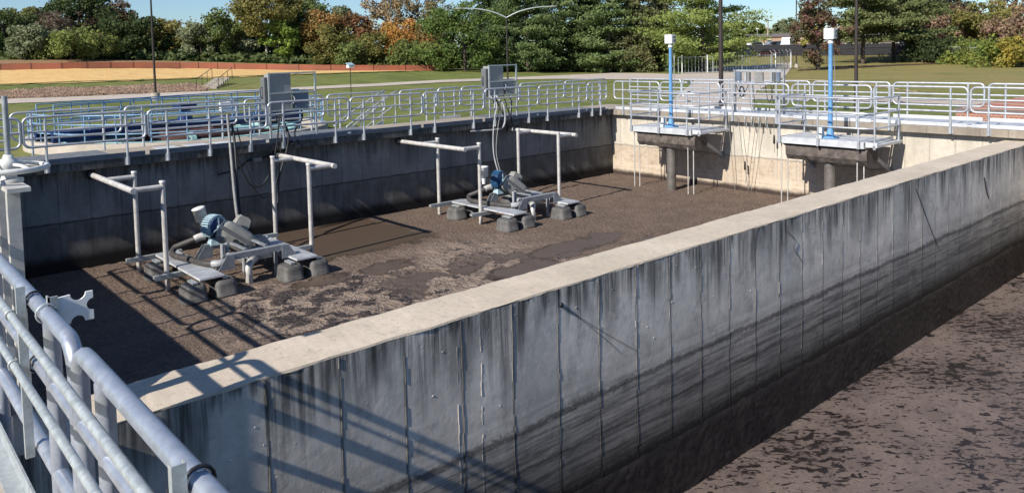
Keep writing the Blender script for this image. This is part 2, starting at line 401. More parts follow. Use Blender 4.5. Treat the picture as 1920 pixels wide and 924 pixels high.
M['road'] = patchy('pale_concrete_road', (.50,.43,.36), (.44,.38,.32), (.34,.295,.25), .25)
M['sand'] = patchy('bare_sandy_earth', (.45,.34,.19), (.36,.28,.15), (.16,.14,.06), .8)

def leafmat(name, a, b, c):
    g = G(name); a,b,c = [tuple(q*2.3 for q in v) for v in (a,b,c)]; c = tuple(.5*p+.5*q for p,q in zip(a,c)); n = g.noise(g.obj(), .55, 3, .6); f = g.noise(g.obj(), 3.5, 3, .7)
    col = g.mix(g.mr(n,.35,.65), a, b); col = g.mix(g.mr(f,.42,.72), col, c)
    col = g.mix(1., col, g.mix(g.rand(), (.82,.84,.8), (1.15,1.12,1.1)), 'MULTIPLY')
    g.done(col, .7, 0, .25)
    tr = g.N.new('ShaderNodeBsdfTranslucent'); g.put(tr.inputs[0], col)
    mx = g.N.new('ShaderNodeMixShader'); mx.inputs[0].default_value = .38
    g.L.new(g.b.outputs[0], mx.inputs[1]); g.L.new(tr.outputs[0], mx.inputs[2])
    g.L.new(mx.outputs[0], g.N['Material Output'].inputs[0]); return g.m
LEAF = {
 'dark': leafmat('dark_green_leaves', (.035,.05,.018), (.055,.068,.024), (.02,.032,.012)),
 'olive': leafmat('olive_leaves', (.095,.095,.03), (.125,.105,.032), (.05,.06,.02)),
 'willow': leafmat('grey_green_leaves', (.095,.11,.06), (.125,.135,.08), (.06,.075,.04)),
 'light': leafmat('light_green_leaves', (.085,.105,.03), (.11,.125,.035), (.05,.07,.02)),
 'green': leafmat('mid_green_leaves', (.065,.085,.025), (.09,.105,.032), (.038,.055,.017)),
 'lime': leafmat('bright_green_leaves', (.12,.17,.03), (.15,.18,.04), (.07,.10,.02)),
 'maroon': leafmat('dull_purple_leaves', (.085,.055,.045), (.06,.055,.03), (.045,.035,.028)),
 'maroondark': leafmat('maroon_and_green_leaves', (.045,.05,.02), (.085,.035,.035), (.028,.03,.014)),
 'rust': leafmat('rust_leaves', (.17,.09,.035), (.11,.095,.03), (.085,.055,.022)),
 'orange': leafmat('orange_leaves', (.27,.13,.035), (.15,.11,.03), (.11,.07,.024)),
 'maroonrust': leafmat('red_brown_leaves', (.16,.07,.04), (.12,.085,.03), (.075,.04,.025)),
 'bare': leafmat('thin_tan_leaves', (.17,.115,.06), (.12,.105,.055), (.09,.065,.04)),
 'bareolive': leafmat('thin_olive_leaves', (.115,.105,.05), (.10,.10,.045), (.065,.055,.03)),
 'dense': leafmat('dense_green_leaves', (.052,.078,.02), (.072,.10,.026), (.028,.045,.012)),
 'spruce': leafmat('spruce_needles', (.038,.06,.028), (.055,.075,.032), (.022,.035,.016)),
 'brownspruce': leafmat('brownish_spruce_needles', (.07,.08,.034), (.085,.078,.038), (.04,.046,.02)),
 'pine': leafmat('pine_needles', (.075,.105,.042), (.10,.125,.045), (.04,.06,.026)),
 'bigpine': leafmat('bright_pine_needles', (.098,.125,.035), (.12,.14,.04), (.05,.068,.022)),
 'pinetrunk': leafmat('olive_pine_needles', (.085,.10,.04), (.10,.105,.042), (.042,.055,.024)),
 'yellowolive': leafmat('yellow_olive_leaves', (.17,.15,.04), (.12,.12,.035), (.075,.08,.025)),
 'darkbush': leafmat('shaded_green_leaves', (.022,.032,.013), (.03,.04,.016), (.014,.02,.009)),
 'pinkbrown': leafmat('pinkish_brown_leaves', (.17,.105,.08), (.13,.10,.055), (.085,.06,.045)),
 'hedge': leafmat('hedge_leaves', (.075,.105,.026), (.13,.13,.028), (.038,.058,.016)),
 'hedgeyellow': leafmat('yellow_hedge_leaves', (.23,.17,.035), (.12,.12,.03), (.06,.075,.02)),
 'weed': leafmat('dry_weed_stalks', (.26,.185,.14), (.20,.145,.11), (.13,.085,.068)),
}
M['bark'] = plain('bark', (.085,.065,.05), .9, 0, .35, 3)
M['palebark'] = plain('pale_bark', (.36,.32,.27), .85, 0, .3, 2)
# ------------------------------------------------------------------ terrain
def sst(a,b,t):
    t = min(1,max(0,(t-a)/(b-a))); return t*t*(3-2*t)
def lin(xs, ys, x):
    if x <= xs[0]: return ys[0]
    for i in range(len(xs)-1):
        if x <= xs[i+1]: return ys[i]+(ys[i+1]-ys[i])*(x-xs[i])/(xs[i+1]-xs[i])
    return ys[-1]
def height(x, y):
    d = math.hypot(x,y); az = math.degrees(math.atan2(y,x))
    k = min(1,max(0,(az-42)/36)) if -60 < az < 150 else 0
    g = lin([70,78,85,110,125,160,400],[0,.2,.64,2.17,3.6,4.2,4.2], d)
    k2 = sst(14,20,az)*(1-sst(37,44,az))
    g2 = lin([112,122,150,190,260],[0,.25,1.4,2.75,3.2], d)
    return -.9 + k*g + k2*g2

def axis(hole0, hole1):
    a = [-900,-500,-250,-120,-60,-30,-15,-8]
    a = [v for v in a if v < hole0-1] + [hole0]
    s = hole0
    while s + 2 < hole1: s += 2; a.append(s)
    a.append(hole1); s = hole1
    while s < 150: s += 3; a.append(s)
    while s < 420: s += 12; a.append(s)
    return a + [600, 900, 1500]
HX0,HX1,HY0,HY1 = .2,23.0,-12.2,20.1
xs = axis(HX0,HX1); ys = axis(HY0,HY1)
m = MB(); idx = {}
for i,x in enumerate(xs):
    for j,y in enumerate(ys): idx[i,j] = len(m.v); m.v.append((x,y,height(x,y)))
for i in range(len(xs)-1):
    for j in range(len(ys)-1):
        if xs[i] >= HX0-.01 and xs[i+1] <= HX1+.01 and ys[j] >= HY0-.01 and ys[j+1] <= HY1+.01: continue
        m.f.append((idx[i,j],idx[i+1,j],idx[i+1,j+1],idx[i,j+1])); m.sm.append(True)
tag(m.build('ground', M['grass']), kind='structure')

def resample(L, n):
    L = [Vector((a,b)) for a,b in L]; d = [0]
    for a,b in zip(L, L[1:]): d.append(d[-1]+(b-a).length)
    out = []
    for k in range(n+1):
        t = d[-1]*k/n
        for i in range(len(L)-1):
            if t <= d[i+1]+1e-9:
                out.append(L[i].lerp(L[i+1], (t-d[i])/max(1e-9,d[i+1]-d[i]))); break
    return out
def strip(name, mat, near, far, off, na=40, nb=6, jit=0.):
    A,B = resample(near,na), resample(far,na); m = MB()
    for i in range(na+1):
        for j in range(nb+1):
            t = j/nb
            if jit and j in (0,nb): t += jit*(noise.noise((i*.7, j, len(near)*3.)))
            p = A[i].lerp(B[i], t); m.v.append((p.x,p.y,height(p.x,p.y)+off))
    for i in range(na):
        for j in range(nb):
            a = i*(nb+1)+j; m.f.append((a,a+nb+1,a+nb+2,a+1)); m.sm.append(True)
    return tag(m.build(name, mat), kind='structure')
strip('path', M['road'], [(9.96,70.8),(15.21,69.61),(20.49,68.24),(24.86,68.1),(28.85,67.33),(34.93,66.93),(40.3,66.2),(48.47,65.83),(52.51,64.6),(57.87,63.27),(61.4,60.57),(62.92,54.89)],
 [(10.79,76.49),(16.35,74.73),(22.24,73.98),(26.68,73.03),(30.63,71.46),(36.91,70.7),(42.51,69.83),(51.29,69.66),(55.67,68.48),(62.6,68.43),(69.6,68.64),(81.01,70.66)], .05, jit=.08)
strip('road', M['road'], [(23.11,18.74),(30.67,23.68),(42.79,31.7),(56.55,40.4),(64.25,45.53)], [(25.28,15.68),(34.3,21.06),(49.46,29.81),(62.39,35.93),(72.43,40.54)], .03)
strip('road', M['road'], [(62.92,54.89),(63.04,49.65),(63.64,45.1),(66.72,41.83),(71.12,39.8)], [(81.01,70.66),(80.14,63.1),(78.24,57.76),(86.42,54.18),(97.26,53.5)], .04)
strip('road', M['road'], [(78.24,57.76),(82.43,56.18),(86.42,54.18),(97.26,53.5)], [(95.86,65.33),(102.32,64.59),(106.68,63.21),(113.47,62.42)], .06)
strip('path', M['road'], [(42.18,25.9),(42.58,22.16),(42.87,18.64),(42.72,16.36),(42.47,13.28),(41.84,10.97)], [(45.5,27.66),(45.68,23.78),(45.85,19.93),(45.52,17.44),(45.81,14.33),(45.7,11.99)], .04, jit=.05)
strip('bare_earth', M['sand'], [(67.19,37.61),(66.06,33.89),(63.6,29.84),(58.23,25.32),(53.47,21.16),(49.48,18.29)], [(68.5,38.34),(68.51,35.15),(66.09,31.01),(60.07,26.12),(55.09,21.8),(50.68,18.64)], .03, jit=1.1)
strip('weed_bank', M['brush'], [(10.82,76.74),(16.46,75.22),(22.31,74.22),(25.02,73.88),(26.46,73.11)], [(11.91,84.16),(18.32,83.51),(24.86,82.59),(27.46,80.97),(28.55,77.4)], .06, jit=.25)
strip('straw_field', M['straw'], [(12.78,90.1),(18.59,89.08),(27.34,88.89),(34.79,88.4),(39.69,89.33),(48.19,89.33),(54.91,90.08),(62.54,89.89)], [(15.79,110.63),(26.89,108.21),(36.14,106.27),(43.83,101.98),(50.51,96.59),(57.13,93.71),(61.26,91.97),(63.54,91.32)], .07, jit=.06)
NS = [(15.79,110.63),(26.95,108.45),(36.22,106.51),(43.93,102.21),(50.75,97.03),(57.52,94.35),(66.74,90.57)]
strip('bare_bank', M['soil'], NS, [(a*k/math.hypot(a,b), b*k/math.hypot(a,b)) for (a,b),k in zip(NS,(125,125,124,122,120,117,114))], .05)
strip('dark_ground_strip', M['brown_ground'], [(91.5,49.5),(98.5,48.4),(104.,46.6),(109.,44.6),(114.,41.)], [(97.39,52.2),(103.91,51.0),(108.58,48.7),(112.7,46.06),(116.45,41.14)], .04, jit=.3)  # dark brown strip of ground below the lawn trees
strip('grass_strip', M['grass'], [(12.8,90.3),(27.3,89.),(39.7,89.4),(62.5,90.)], [(12.7,91.0),(27.4,89.9),(39.7,90.4),(62.6,90.4)], .10, 60, 3, 1.5)

# ------------------------------------------------------------------ basin
def cgrid(m, x0, x1, n, prof, jit):
    """prof: list of (y,z) swept along x with small wobble, ends left open"""
    for i in range(n+1):
        x = x0+(x1-x0)*i/n
        for k,(y,z) in enumerate(prof):
            w = jit*noise.noise((x*2.3,k*5.,1.7)) + .5*jit*noise.noise((x*9.,k*5.,4.)) if jit else 0
            m.v.append((x, y+w, z+w*.7))
    P = len(prof)
    for i in range(n):
        for k in range(P-1): m.f.append((i*P+k,(i+1)*P+k,(i+1)*P+k+1,i*P+k+1)); m.sm.append(False)
dv = thing('divider_wall', 'long grey concrete dividing wall with a flat sunlit top between the two basins', 'wall', (0,5.84,-.27))
m = MB(); cgrid(m, -.5, 22.64, 420, [(0,-4.6),(0,-3.),(0,-1.5),(0,-.5),(0,-.022)], .0)
# raised form seams along the face
X = 2.48; k = 0
while X < 22.5:
    z = -.03
    while z > -3.05:
        z2 = z - rnd.uniform(.05,.22)
        if rnd.random() < .93:
            w = rnd.uniform(.003,.008); p = rnd.uniform(.002,.0065); xo = X + rnd.gauss(0,.004)
            m.box(xo-w, xo+w, -p, .002, max(z2,-3.1), z)
        z = z2
    if k == 3:
        for dx in (-.055,.235):
            zz = -.03
            while zz > -2.9:
                z2 = zz - rnd.uniform(.03,.12)
                if rnd.random() < .8:
                    xo = X+dx+rnd.gauss(0,.004); m.box(xo-.003, xo+.003, -rnd.uniform(.001,.004), .002, z2, zz)
                zz = z2
    X += .652; k += 1
for _ in range(45):      # pour blemishes
    bx = rnd.uniform(1.5,12); bz = rnd.uniform(-1.6,-.08); s = rnd.uniform(.003,.009)
    m.ell((bx,-.001,bz), s*rnd.uniform(.8,2.), s*.6, s, 6, 4)
m.build('wall_face', M['divider'], dv)
m = MB(); nx,nz = 520,26      # thick wet crust left on the lower wall
for i in range(nx+1):
    x = .5+22.14*i/nx; top = -2.36+.05*noise.noise((x*.9,0,3))+.03*noise.noise((x*5,0,9))
    for k in range(nz+1):
        z = -3.22+(top+3.22)*k/nz; e = min(1.,(nz-k)/2.5)
        t_ = .010+.012*noise.noise((x*4,z*5,1))+.016*noise.noise((x*11,z*13,5))+.010*noise.noise((x*25,z*25,7))
        m.v.append((x, -e*max(.001,t_)-(0.003 if k < nz else -.004), z))
for i in range(nx):
    for k in range(nz):
        a = i*(nz+1)+k; m.f.append((a,a+nz+1,a+nz+2,a+1)); m.sm.append(True)
m.build('sludge_crust', M['crust'], dv)
m = MB(); cgrid(m, -.5, 22.64, 420, [(0,-.022),(.004,-.004),(.03,0),(.2,.002),(.45,-.001),(.63,0),(.656,-.004),(.66,-.022),(.66,-4.6)], .011)
m.build('wall_top', M['top'], dv)
m = MB(); m.tube(sag((5.79,-.012,-.2),(7.05,-.012,-1.05),.02), .0022, 5); m.tube(sag((5.8,-.012,-.21),(6.75,-.012,-1.0),-.02), .0022, 5)
m.ell((5.79,-.01,-.2), .03,.02,.03,8,5); m.build('hanging_wire', M['black'], dv)
m = MB(); m.tube(spline([(10.5,-.012,-.2),(10.75,-.012,-.38),(10.7,-.012,-.5),(10.95,-.012,-.75)]), .004,5); m.tube(sag((15.2,-.012,-.2),(16.3,-.012,-1.5),.03), .006, 5); m.tube(spline([(18.9,-.012,-.45),(19.05,-.012,-.75),(19.2,-.012,-.95)]),.012,5)
m.build('hanging_wire', M['black'], dv)

def walkway(name, label, loc, parts):
    t = thing(name, label, 'tank wall', loc)
    for nm,mat,boxes in parts:
        m = MB()
        for b in boxes: m.box(*b)
        m.build(nm, mat, t)
    return t
lw = walkway('basin_wall', 'long shaded concrete basin wall under the left walkway', (0,19.6,0), [
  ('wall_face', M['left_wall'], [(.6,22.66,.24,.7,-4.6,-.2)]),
  ('walkway_slab', M['fascia_dark'], [(-1.6,24.45,0,2.05,-.2,-.006)]),
  ('deck_surface', M['deck'], [(-1.6,24.45,.012,2.04,-.0058,.004)])])
m = MB()
for x0,x1 in ((-1.6,5.05),(8.9,12.4),(17.0,22.3)):
    n = int((x1-x0)/.6)
    for i in range(n): m.box(x0+(x1-x0)*i/n+.008, x0+(x1-x0)*(i+1)/n-.008, .12, 1.98, .0045, .03)
m.build('floor_grating', M['grating'], lw)
m = MB()
for k in range(3): m.box(6.2+.75*k, 6.75+.75*k, .85, 1.5, .0045, .012)
m.build('hatch_plate', M['alu_plate'], lw)
fw = walkway('basin_wall', 'sunlit cream concrete wall at the far end of the basin', (22.66,8,0), [
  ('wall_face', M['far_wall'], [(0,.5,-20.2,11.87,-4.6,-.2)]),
  ('walkway_slab', M['fascia'], [(-.22,1.79,-20.2,11.597,-.2,-.006)]),
  ('deck_surface', M['deck'], [(-.21,1.78,-20.2,11.597,-.0058,.004)])])
m = MB()
for i in range(34): m.box(.1,1.5, 11.0-.9*i-.885, 11.0-.9*i, .0045, .04)
m.build('floor_grating', M['alu_plate'], fw)
nw = walkway('basin_wall', 'concrete walkway edge beside the close railing at the lower left of the photo', (.6,4,0), [
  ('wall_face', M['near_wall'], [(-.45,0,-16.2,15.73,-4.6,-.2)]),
  ('walkway_slab', M['ltconc'], [(-2.2,.03,-16.2,15.597,-.2,0)])])
m = MB(); m.box(-.02,.075,-16.2,15.59,.0015,.012); m.box(.06,.072,-16.2,15.59,.0125,.10); m.build('edge_angle', M['galv'], nw)
rw = walkway('basin_wall', 'concrete wall closing the right basin beyond the picture edge', (11,-12,0), [('wall_face', M['near_wall'], [(-10.9,11.9,-.4,0,-4.6,-.1)])])

# sludge surfaces
def surface(name, x0,x1,y0,y1,z,nx,ny,amp,mat,fn=None):
    m = MB()
    for i in range(nx+1):
        for j in range(ny+1):
            x = x0+(x1-x0)*i/nx; y = y0+(y1-y0)*j/ny
            h = fn(x,y) if fn else 0
            m.v.append((x,y,z+h*amp))
    for i in range(nx):
        for j in range(ny):
            a = i*(ny+1)+j; m.f.append((a,a+ny+1,a+ny+2,a+1)); m.sm.append(True)
    return tag(m.build(name, mat), kind='structure')
def crust(x,y):
    a = noise.noise((x*.5,y*.8,0)); b = noise.noise((x*2.1,y*3.4,5)); c = noise.noise((x*6.5,y*6.5,9))
    near = sst(4,6,x)*(1-sst(11,14,x))*(1-sst(14.8,16.4,y)); calm = sst(8,8.6,x)*(1-sst(11.4,12.2,x))*sst(16.,16.6,y)
    wet = sst(.18,.3,noise.noise((x*.42,y*.8,11)))*sst(7,9,x)*(1-sst(15,17,x))*(1-sst(13.6,15,y))
    return (1-calm)*(1-.8*wet)*(.35*a + (.3+.45*near)*max(b,-.2) + (.36-.2*near)*c)
surface('sludge_surface', .5,22.7,6.45,19.9,-2.5,330,200,.06,M['sludge'],crust)
surface('scum_surface', .5,22.7,-12.05,5.86,-3.42,60,50,.01,M['scum'],lambda x,y: noise.noise((x*.9,y*.9,2)))

# ------------------------------------------------------------------ guard rails
_pc = {}
def rail_panel(L, posts, loc, rotz, label, group, toe='alu_plate', r=.029, mat='alu', base=-.17, low=.42, clip=True):
    key = (round(L,2), tuple(round(p,2) for p in posts), toe, r, mat, base, low)
    if key in _pc: return dup(_pc[key], loc, rotz, label, group)
    t = thing('guard_rail', label, 'railing', loc, rotz, group); mt = M[mat]
    m = MB(); m.tube(arc_loop(0, L, low, 1.07, .13), r, 9, True); m.build('loop_rail', mt, t)
    m = MB(); m.tube([(0,0,.75),(L,0,.75)], r*.9, 8); m.build('mid_rail', mt, t)
    for p in posts:
        m = MB(); m.tube([(p,0,base),(p,0,1.05)], r, 9); o = m.build('post', mt, t)
        m = MB(); m.box(p-.055,p+.055,.034,.055,base-.01,base+.17); m.tube([(p,0,base-.005),(p,0,base+.19)], r*1.25, 9)
        if clip: m.build('post_base', mt, o)
    if toe:
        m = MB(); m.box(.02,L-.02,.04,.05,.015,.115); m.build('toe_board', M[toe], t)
    _pc[key] = t
    return t
gi = 'silver rail panels along the basin side of the left walkway'
YI = 19.555
for x0,x1,ps,lb in (
 (.6,3.08,None,'silver rail panel at the left picture edge behind the handwheel stem'),
 (3.14,5.63,None,'silver rail panel right of the handwheel, above the left end of the shaded wall'),
 (5.69,8.63,(.43,1.45,2.5),'longest silver rail panel, with three posts, left of the first control box rack'),
 (8.68,11.06,None,'silver rail panel in front of the first control box rack'),
 (11.13,13.59,None,'silver rail panel just right of the first control box rack, over the shaded wall'),
 (13.64,16.02,None,'silver rail panel just left of the second control box rack, over the shaded wall'),
 (16.08,18.45,None,'silver rail panel in front of the second control box rack'),
 (18.5,20.93,None,'silver rail panel next to the short corner panel of the shaded wall'),
 (20.98,22.0,(.24,.7),'short silver rail panel at the far left corner of the basin')):
    L = x1-x0; rail_panel(L, ps or (.42,L-.42), (x0,YI,0), 0, lb, gi, 'toe_shaded')
go = 'silver rail panels along the grass side of the left walkway'
for x0,x1,ps,tz,lb in (
 (.7,3.18,None,0,'rear silver rail panel at the left picture edge, on the grass side'),
 (3.24,5.66,None,0,'rear silver rail panel in front of the left end of the blue railed tank'),
 (5.76,8.7,None,0,'rear silver rail panel in front of the blue bridge of the round tank'),
 (8.94,11.42,None,0,'rear silver rail panel behind the first control box rack'),
 (11.55,13.6,None,0,'rear silver rail panel in front of the stair handrails'),
 (14.2,15.68,None,0,'rear silver rail panel just right of the stair landing'),
 (15.76,16.7,(.25,.7),0,'narrow gate-like rail panel with a pale toe board, left of the second control rack'),
 (16.78,19.5,None,0,'rear silver rail panel behind the second control box rack'),
 (19.56,21.9,None,0,'rear silver rail panel on the grass side, second from the far corner'),
 (21.96,24.4,None,0,'rear silver rail panel on the grass side at the far left corner')):
    L = x1-x0; rail_panel(L, ps or (.42,L-.42), (x1,21.695,0), math.pi, lb, go, 'alu_plate' if 'gate-like' in lb else None)
gf = 'silver rail panels along the basin side of the far walkway'
for y1,y0,lb in (
 (19.5,17.38,'front silver rail panel at the far corner, left of the first blue pole'),
 (17.32,14.87,'front silver rail panel behind the first blue pole'),
 (14.8,12.38,'front silver rail panel before the cable hung rack between the blue poles'),
 (12.26,9.83,'front silver rail panel behind the second blue pole'),
 (9.75,7.32,'front silver rail panel just right of the second blue pole platform'),
 (7.25,4.8,'front silver rail panel at the right edge before the brick wall')):
    L = y1-y0; rail_panel(L, (.42,L-.42), (22.395,y1,0), -math.pi/2, lb, gf)
gb = 'silver rail panels along the lawn side of the far walkway'
for y1,y0,lb in (
 (20.5,17.97,'rear silver rail panel on the far walkway, left of the first blue pole'),
 (17.92,15.45,'rear silver rail panel on the far walkway, behind the first blue pole'),
 (15.36,12.78,'rear silver rail panel on the far walkway at the end of the drive'),
 (12.68,10.18,'rear silver rail panel on the far walkway, behind the second blue pole'),
 (10.09,7.59,'rear silver rail panel on the far walkway, right of the second blue pole'),
 (7.48,5.,'rear silver rail panel on the far walkway in front of the brick wall')):
    L = y1-y0; rail_panel(L, (.42,L-.42), (24.505,y0,0), math.pi/2, lb, gb)
gn = 'thick pipe rail panels beside the camera'
SH = 'thick silver pipe rail panel beyond the left edge, its striped shadow on the sludge'
for y0,y1,lb in ((-1.45,1.03,'thick silver pipe rail panel running out of the bottom edge of the photo'),
 (1.09,3.56,'thick silver pipe rail panel in the lower left foreground, the nearer one'),
 (3.62,6.1,'thick silver pipe rail panel with the notched bracket at the left foreground'),
 (6.16,8.64,'thick silver pipe rail panel beyond the left edge, shading the wall top'),
 (8.7,11.18,SH),(11.24,13.72,SH),(13.78,16.26,SH),(16.32,18.8,SH)):
    L = y1-y0; rail_panel(L, (.46,2.08), (.72,y0,0), math.pi/2, lb, gn, None, .036, 'alu_near', -.16, .33)
# conduits strapped to the near railing
for z,lb in ((1.02,'upper thin galvanized conduit strapped along the near railing'),(.77,'lower thin galvanized conduit strapped along the near railing')):
    m = MB(); pts = [(0,-6,0),(0,19.2,0)]; m.tube(pts, .019, 10)
    for y in (-1.0,.6,1.8,4.9): m.tube([(0,y-.03,0),(0,y+.03,0)], .023, 10)
    o = m.build('conduit', M['galv'], None, (.615,0,z)); tag(o, lb, 'conduit', 'conduits on the near railing')
for y,lb in ((4.42,'upright galvanized strut clamped to the near railing at the left edge'),(2.15,'upright galvanized strut clamped to the near railing at the bottom of the photo')):
    t = thing('conduit_strut', lb, 'strut', (.655,y,.3), 0, 'struts on the near railing')
    m = MB(); m.box(-.02,.02,-.015,-.012,0,.86); m.box(-.02,-.017,-.012,.015,0,.86); m.box(.017,.02,-.012,.015,0,.86); m.build('channel', M['galv'], t)
    for z in (.77,.45):
        m = MB(); m.tube([(.065+.044*math.cos(a), .028, z+.044*math.sin(a)) for a in [k*math.pi/8 for k in range(16)]], .006, 6, True)
        m.box(-.021,.03,.0215,.036,z-.015,z+.015); m.build('pipe_clamp', M['black'], t)
    for z in (.72,.47):
        m = MB(); m.tube([(-.04+.023*math.cos(a), .03, z+.023*math.sin(a)) for a in [k*math.pi/8 for k in range(16)]], .005, 6, True); m.build('conduit_strap', M['galv'], t)
# notched bracket
t = thing('notched_bracket', 'white plate with semicircular notches bolted to the near railing', 'bracket', (.76,4.2,1.02))
m = MB(); pl = [(.03,0)]
def notch(cx,cz,rr,a0,a1): return [(cx+rr*math.cos(R(a0+(a1-a0)*k/8)), cz+rr*math.sin(R(a0+(a1-a0)*k/8))) for k in range(9)]
pl = [(.0,-.02),(.045,-.03)] + notch(.095,-.03,.032,180,0)[0:9] + [(.15,-.03),(.165,-.03)] + [(.165,.0)] + notch(.165,.045,.03,270,90) + [(.165,.11),(.14,.11)] + notch(.10,.11,.034,0,-180) + [(.0,.105)]
m.prism(pl, -.006, .006, 'y'); m.build('plate', M['white'], t)
m = MB(); m.box(-.03,.012,-.02,-.008,-.06,.12); m.box(-.03,-.022,-.02,.03,-.06,.12); m.build('angle', M['galv'], t)
m = MB(); m.tube([(-.04+.045*math.cos(a), -.03, .05+.045*math.sin(a)) for a in [k*math.pi/8 for k in range(16)]], .005, 6, True); m.build('u_bolt', M['galv'], t)

# sluice gate with handwheel
t = thing('sluice_gate_stand', 'grey handwheel on a threaded stem above a steel gate frame at the left edge', 'sluice gate', (.95,6.55,0))
m = MB(); m.tube([(.24*math.cos(a),.24*math.sin(a),1.5) for a in [k*math.pi/18 for k in range(36)]], .021, 8, True)
for k in range(4):
    a = R(25+90*k); m.tube([(.04*math.cos(a),.04*math.sin(a),1.53),(.14*math.cos(a),.14*math.sin(a),1.525),(.235*math.cos(a),.235*math.sin(a),1.5)], .014, 6)
hw = m.build('handwheel', M['offwhite'], t)
m = MB(); m.lathe([(.0,1.60),(.03,1.60),(.035,1.575),(.062,1.56),(.068,1.52),(.05,1.49),(.05,1.44)], (0,0,0), 16); m.build('hub', M['offwhite'], hw)
m = MB(); m.cyl((0,0,.1),(0,0,2.02),.019); m.build('stem', M['frame_grey'], t)
m = MB(); m.box(-.07,.07,-.36,.36,1.37,1.40); m.lathe([(.09,1.40),(.09,1.425),(.05,1.43),(.05,1.46)], (0,0,0), 14); m.build('yoke', M['stainless'], t)
for y in (-.09,.30):
    m = MB(); m.box(-.04,-.034,y-.038,y+.038,-2.6,1.37); m.box(-.034,.04,y-.038,y-.03,-2.6,1.37); m.box(-.034,.04,y+.03,y+.038,-2.6,1.37); m.build('upright', M['stainless'], t)
m = MB(); m.prism([(-.5,.15),(-.14,.15),(-.14,.5)], -.01, .01, 'x'); m.build('gusset', M['stainless'], t)

# ------------------------------------------------------------------ mooring frames and aerators
def mooring(side, loc, label, ys=(-2.9,-.95), reach=-3.05):
    """arm out of the back wall with two stubs that carry guide posts; side = +1 posts right of the arm"""
    t = thing('mooring_frame', label, 'mooring frame', loc, 0, 'stainless mooring frames on the shaded wall')
    m = MB(); m.tube([(0,.25,0),(0,reach,0)], .062, 12); arm = m.build('arm', M['stainless'], t)
    m = MB(); m.lathe([(0,0),(.10,0),(.11,.02)],(0,.225,0),14,Matrix.Rotation(R(90),3,'X')); m.build('dark_hole_disc', M['bronze'], arm)  # dark disc stands in for the unlit hole at the arm's wall end
    for y in ys:
        m = MB(); m.tube([(0,y,0),(.6*side,y,0)], .055, 12); m.build('stub', M['stainless'], t)
        m = MB(); m.tube([(.6*side,y,-2.55),(.6*side,y,.1)], .052, 12); p = m.build('guide_post', M['stainless'], t)
        m = MB(); m.lathe([(0,.13),(.064,.13),(.064,.085)], (.6*side,y,0), 12); m.build('cap', M['stainless'], p)
    return t
mooring(1, (4.48,19.6,-.35), 'stainless mooring frame left of the near aerator')
mooring(-1, (8.95,19.6,-.35), 'stainless mooring frame right of the near aerator')
mooring(1, (12.88,19.6,-.35), 'stainless mooring frame left of the far aerator')
mooring(-1, (17.33,19.6,-.35), 'stainless mooring frame right of the far aerator', (-2.75,-.9), -2.95)

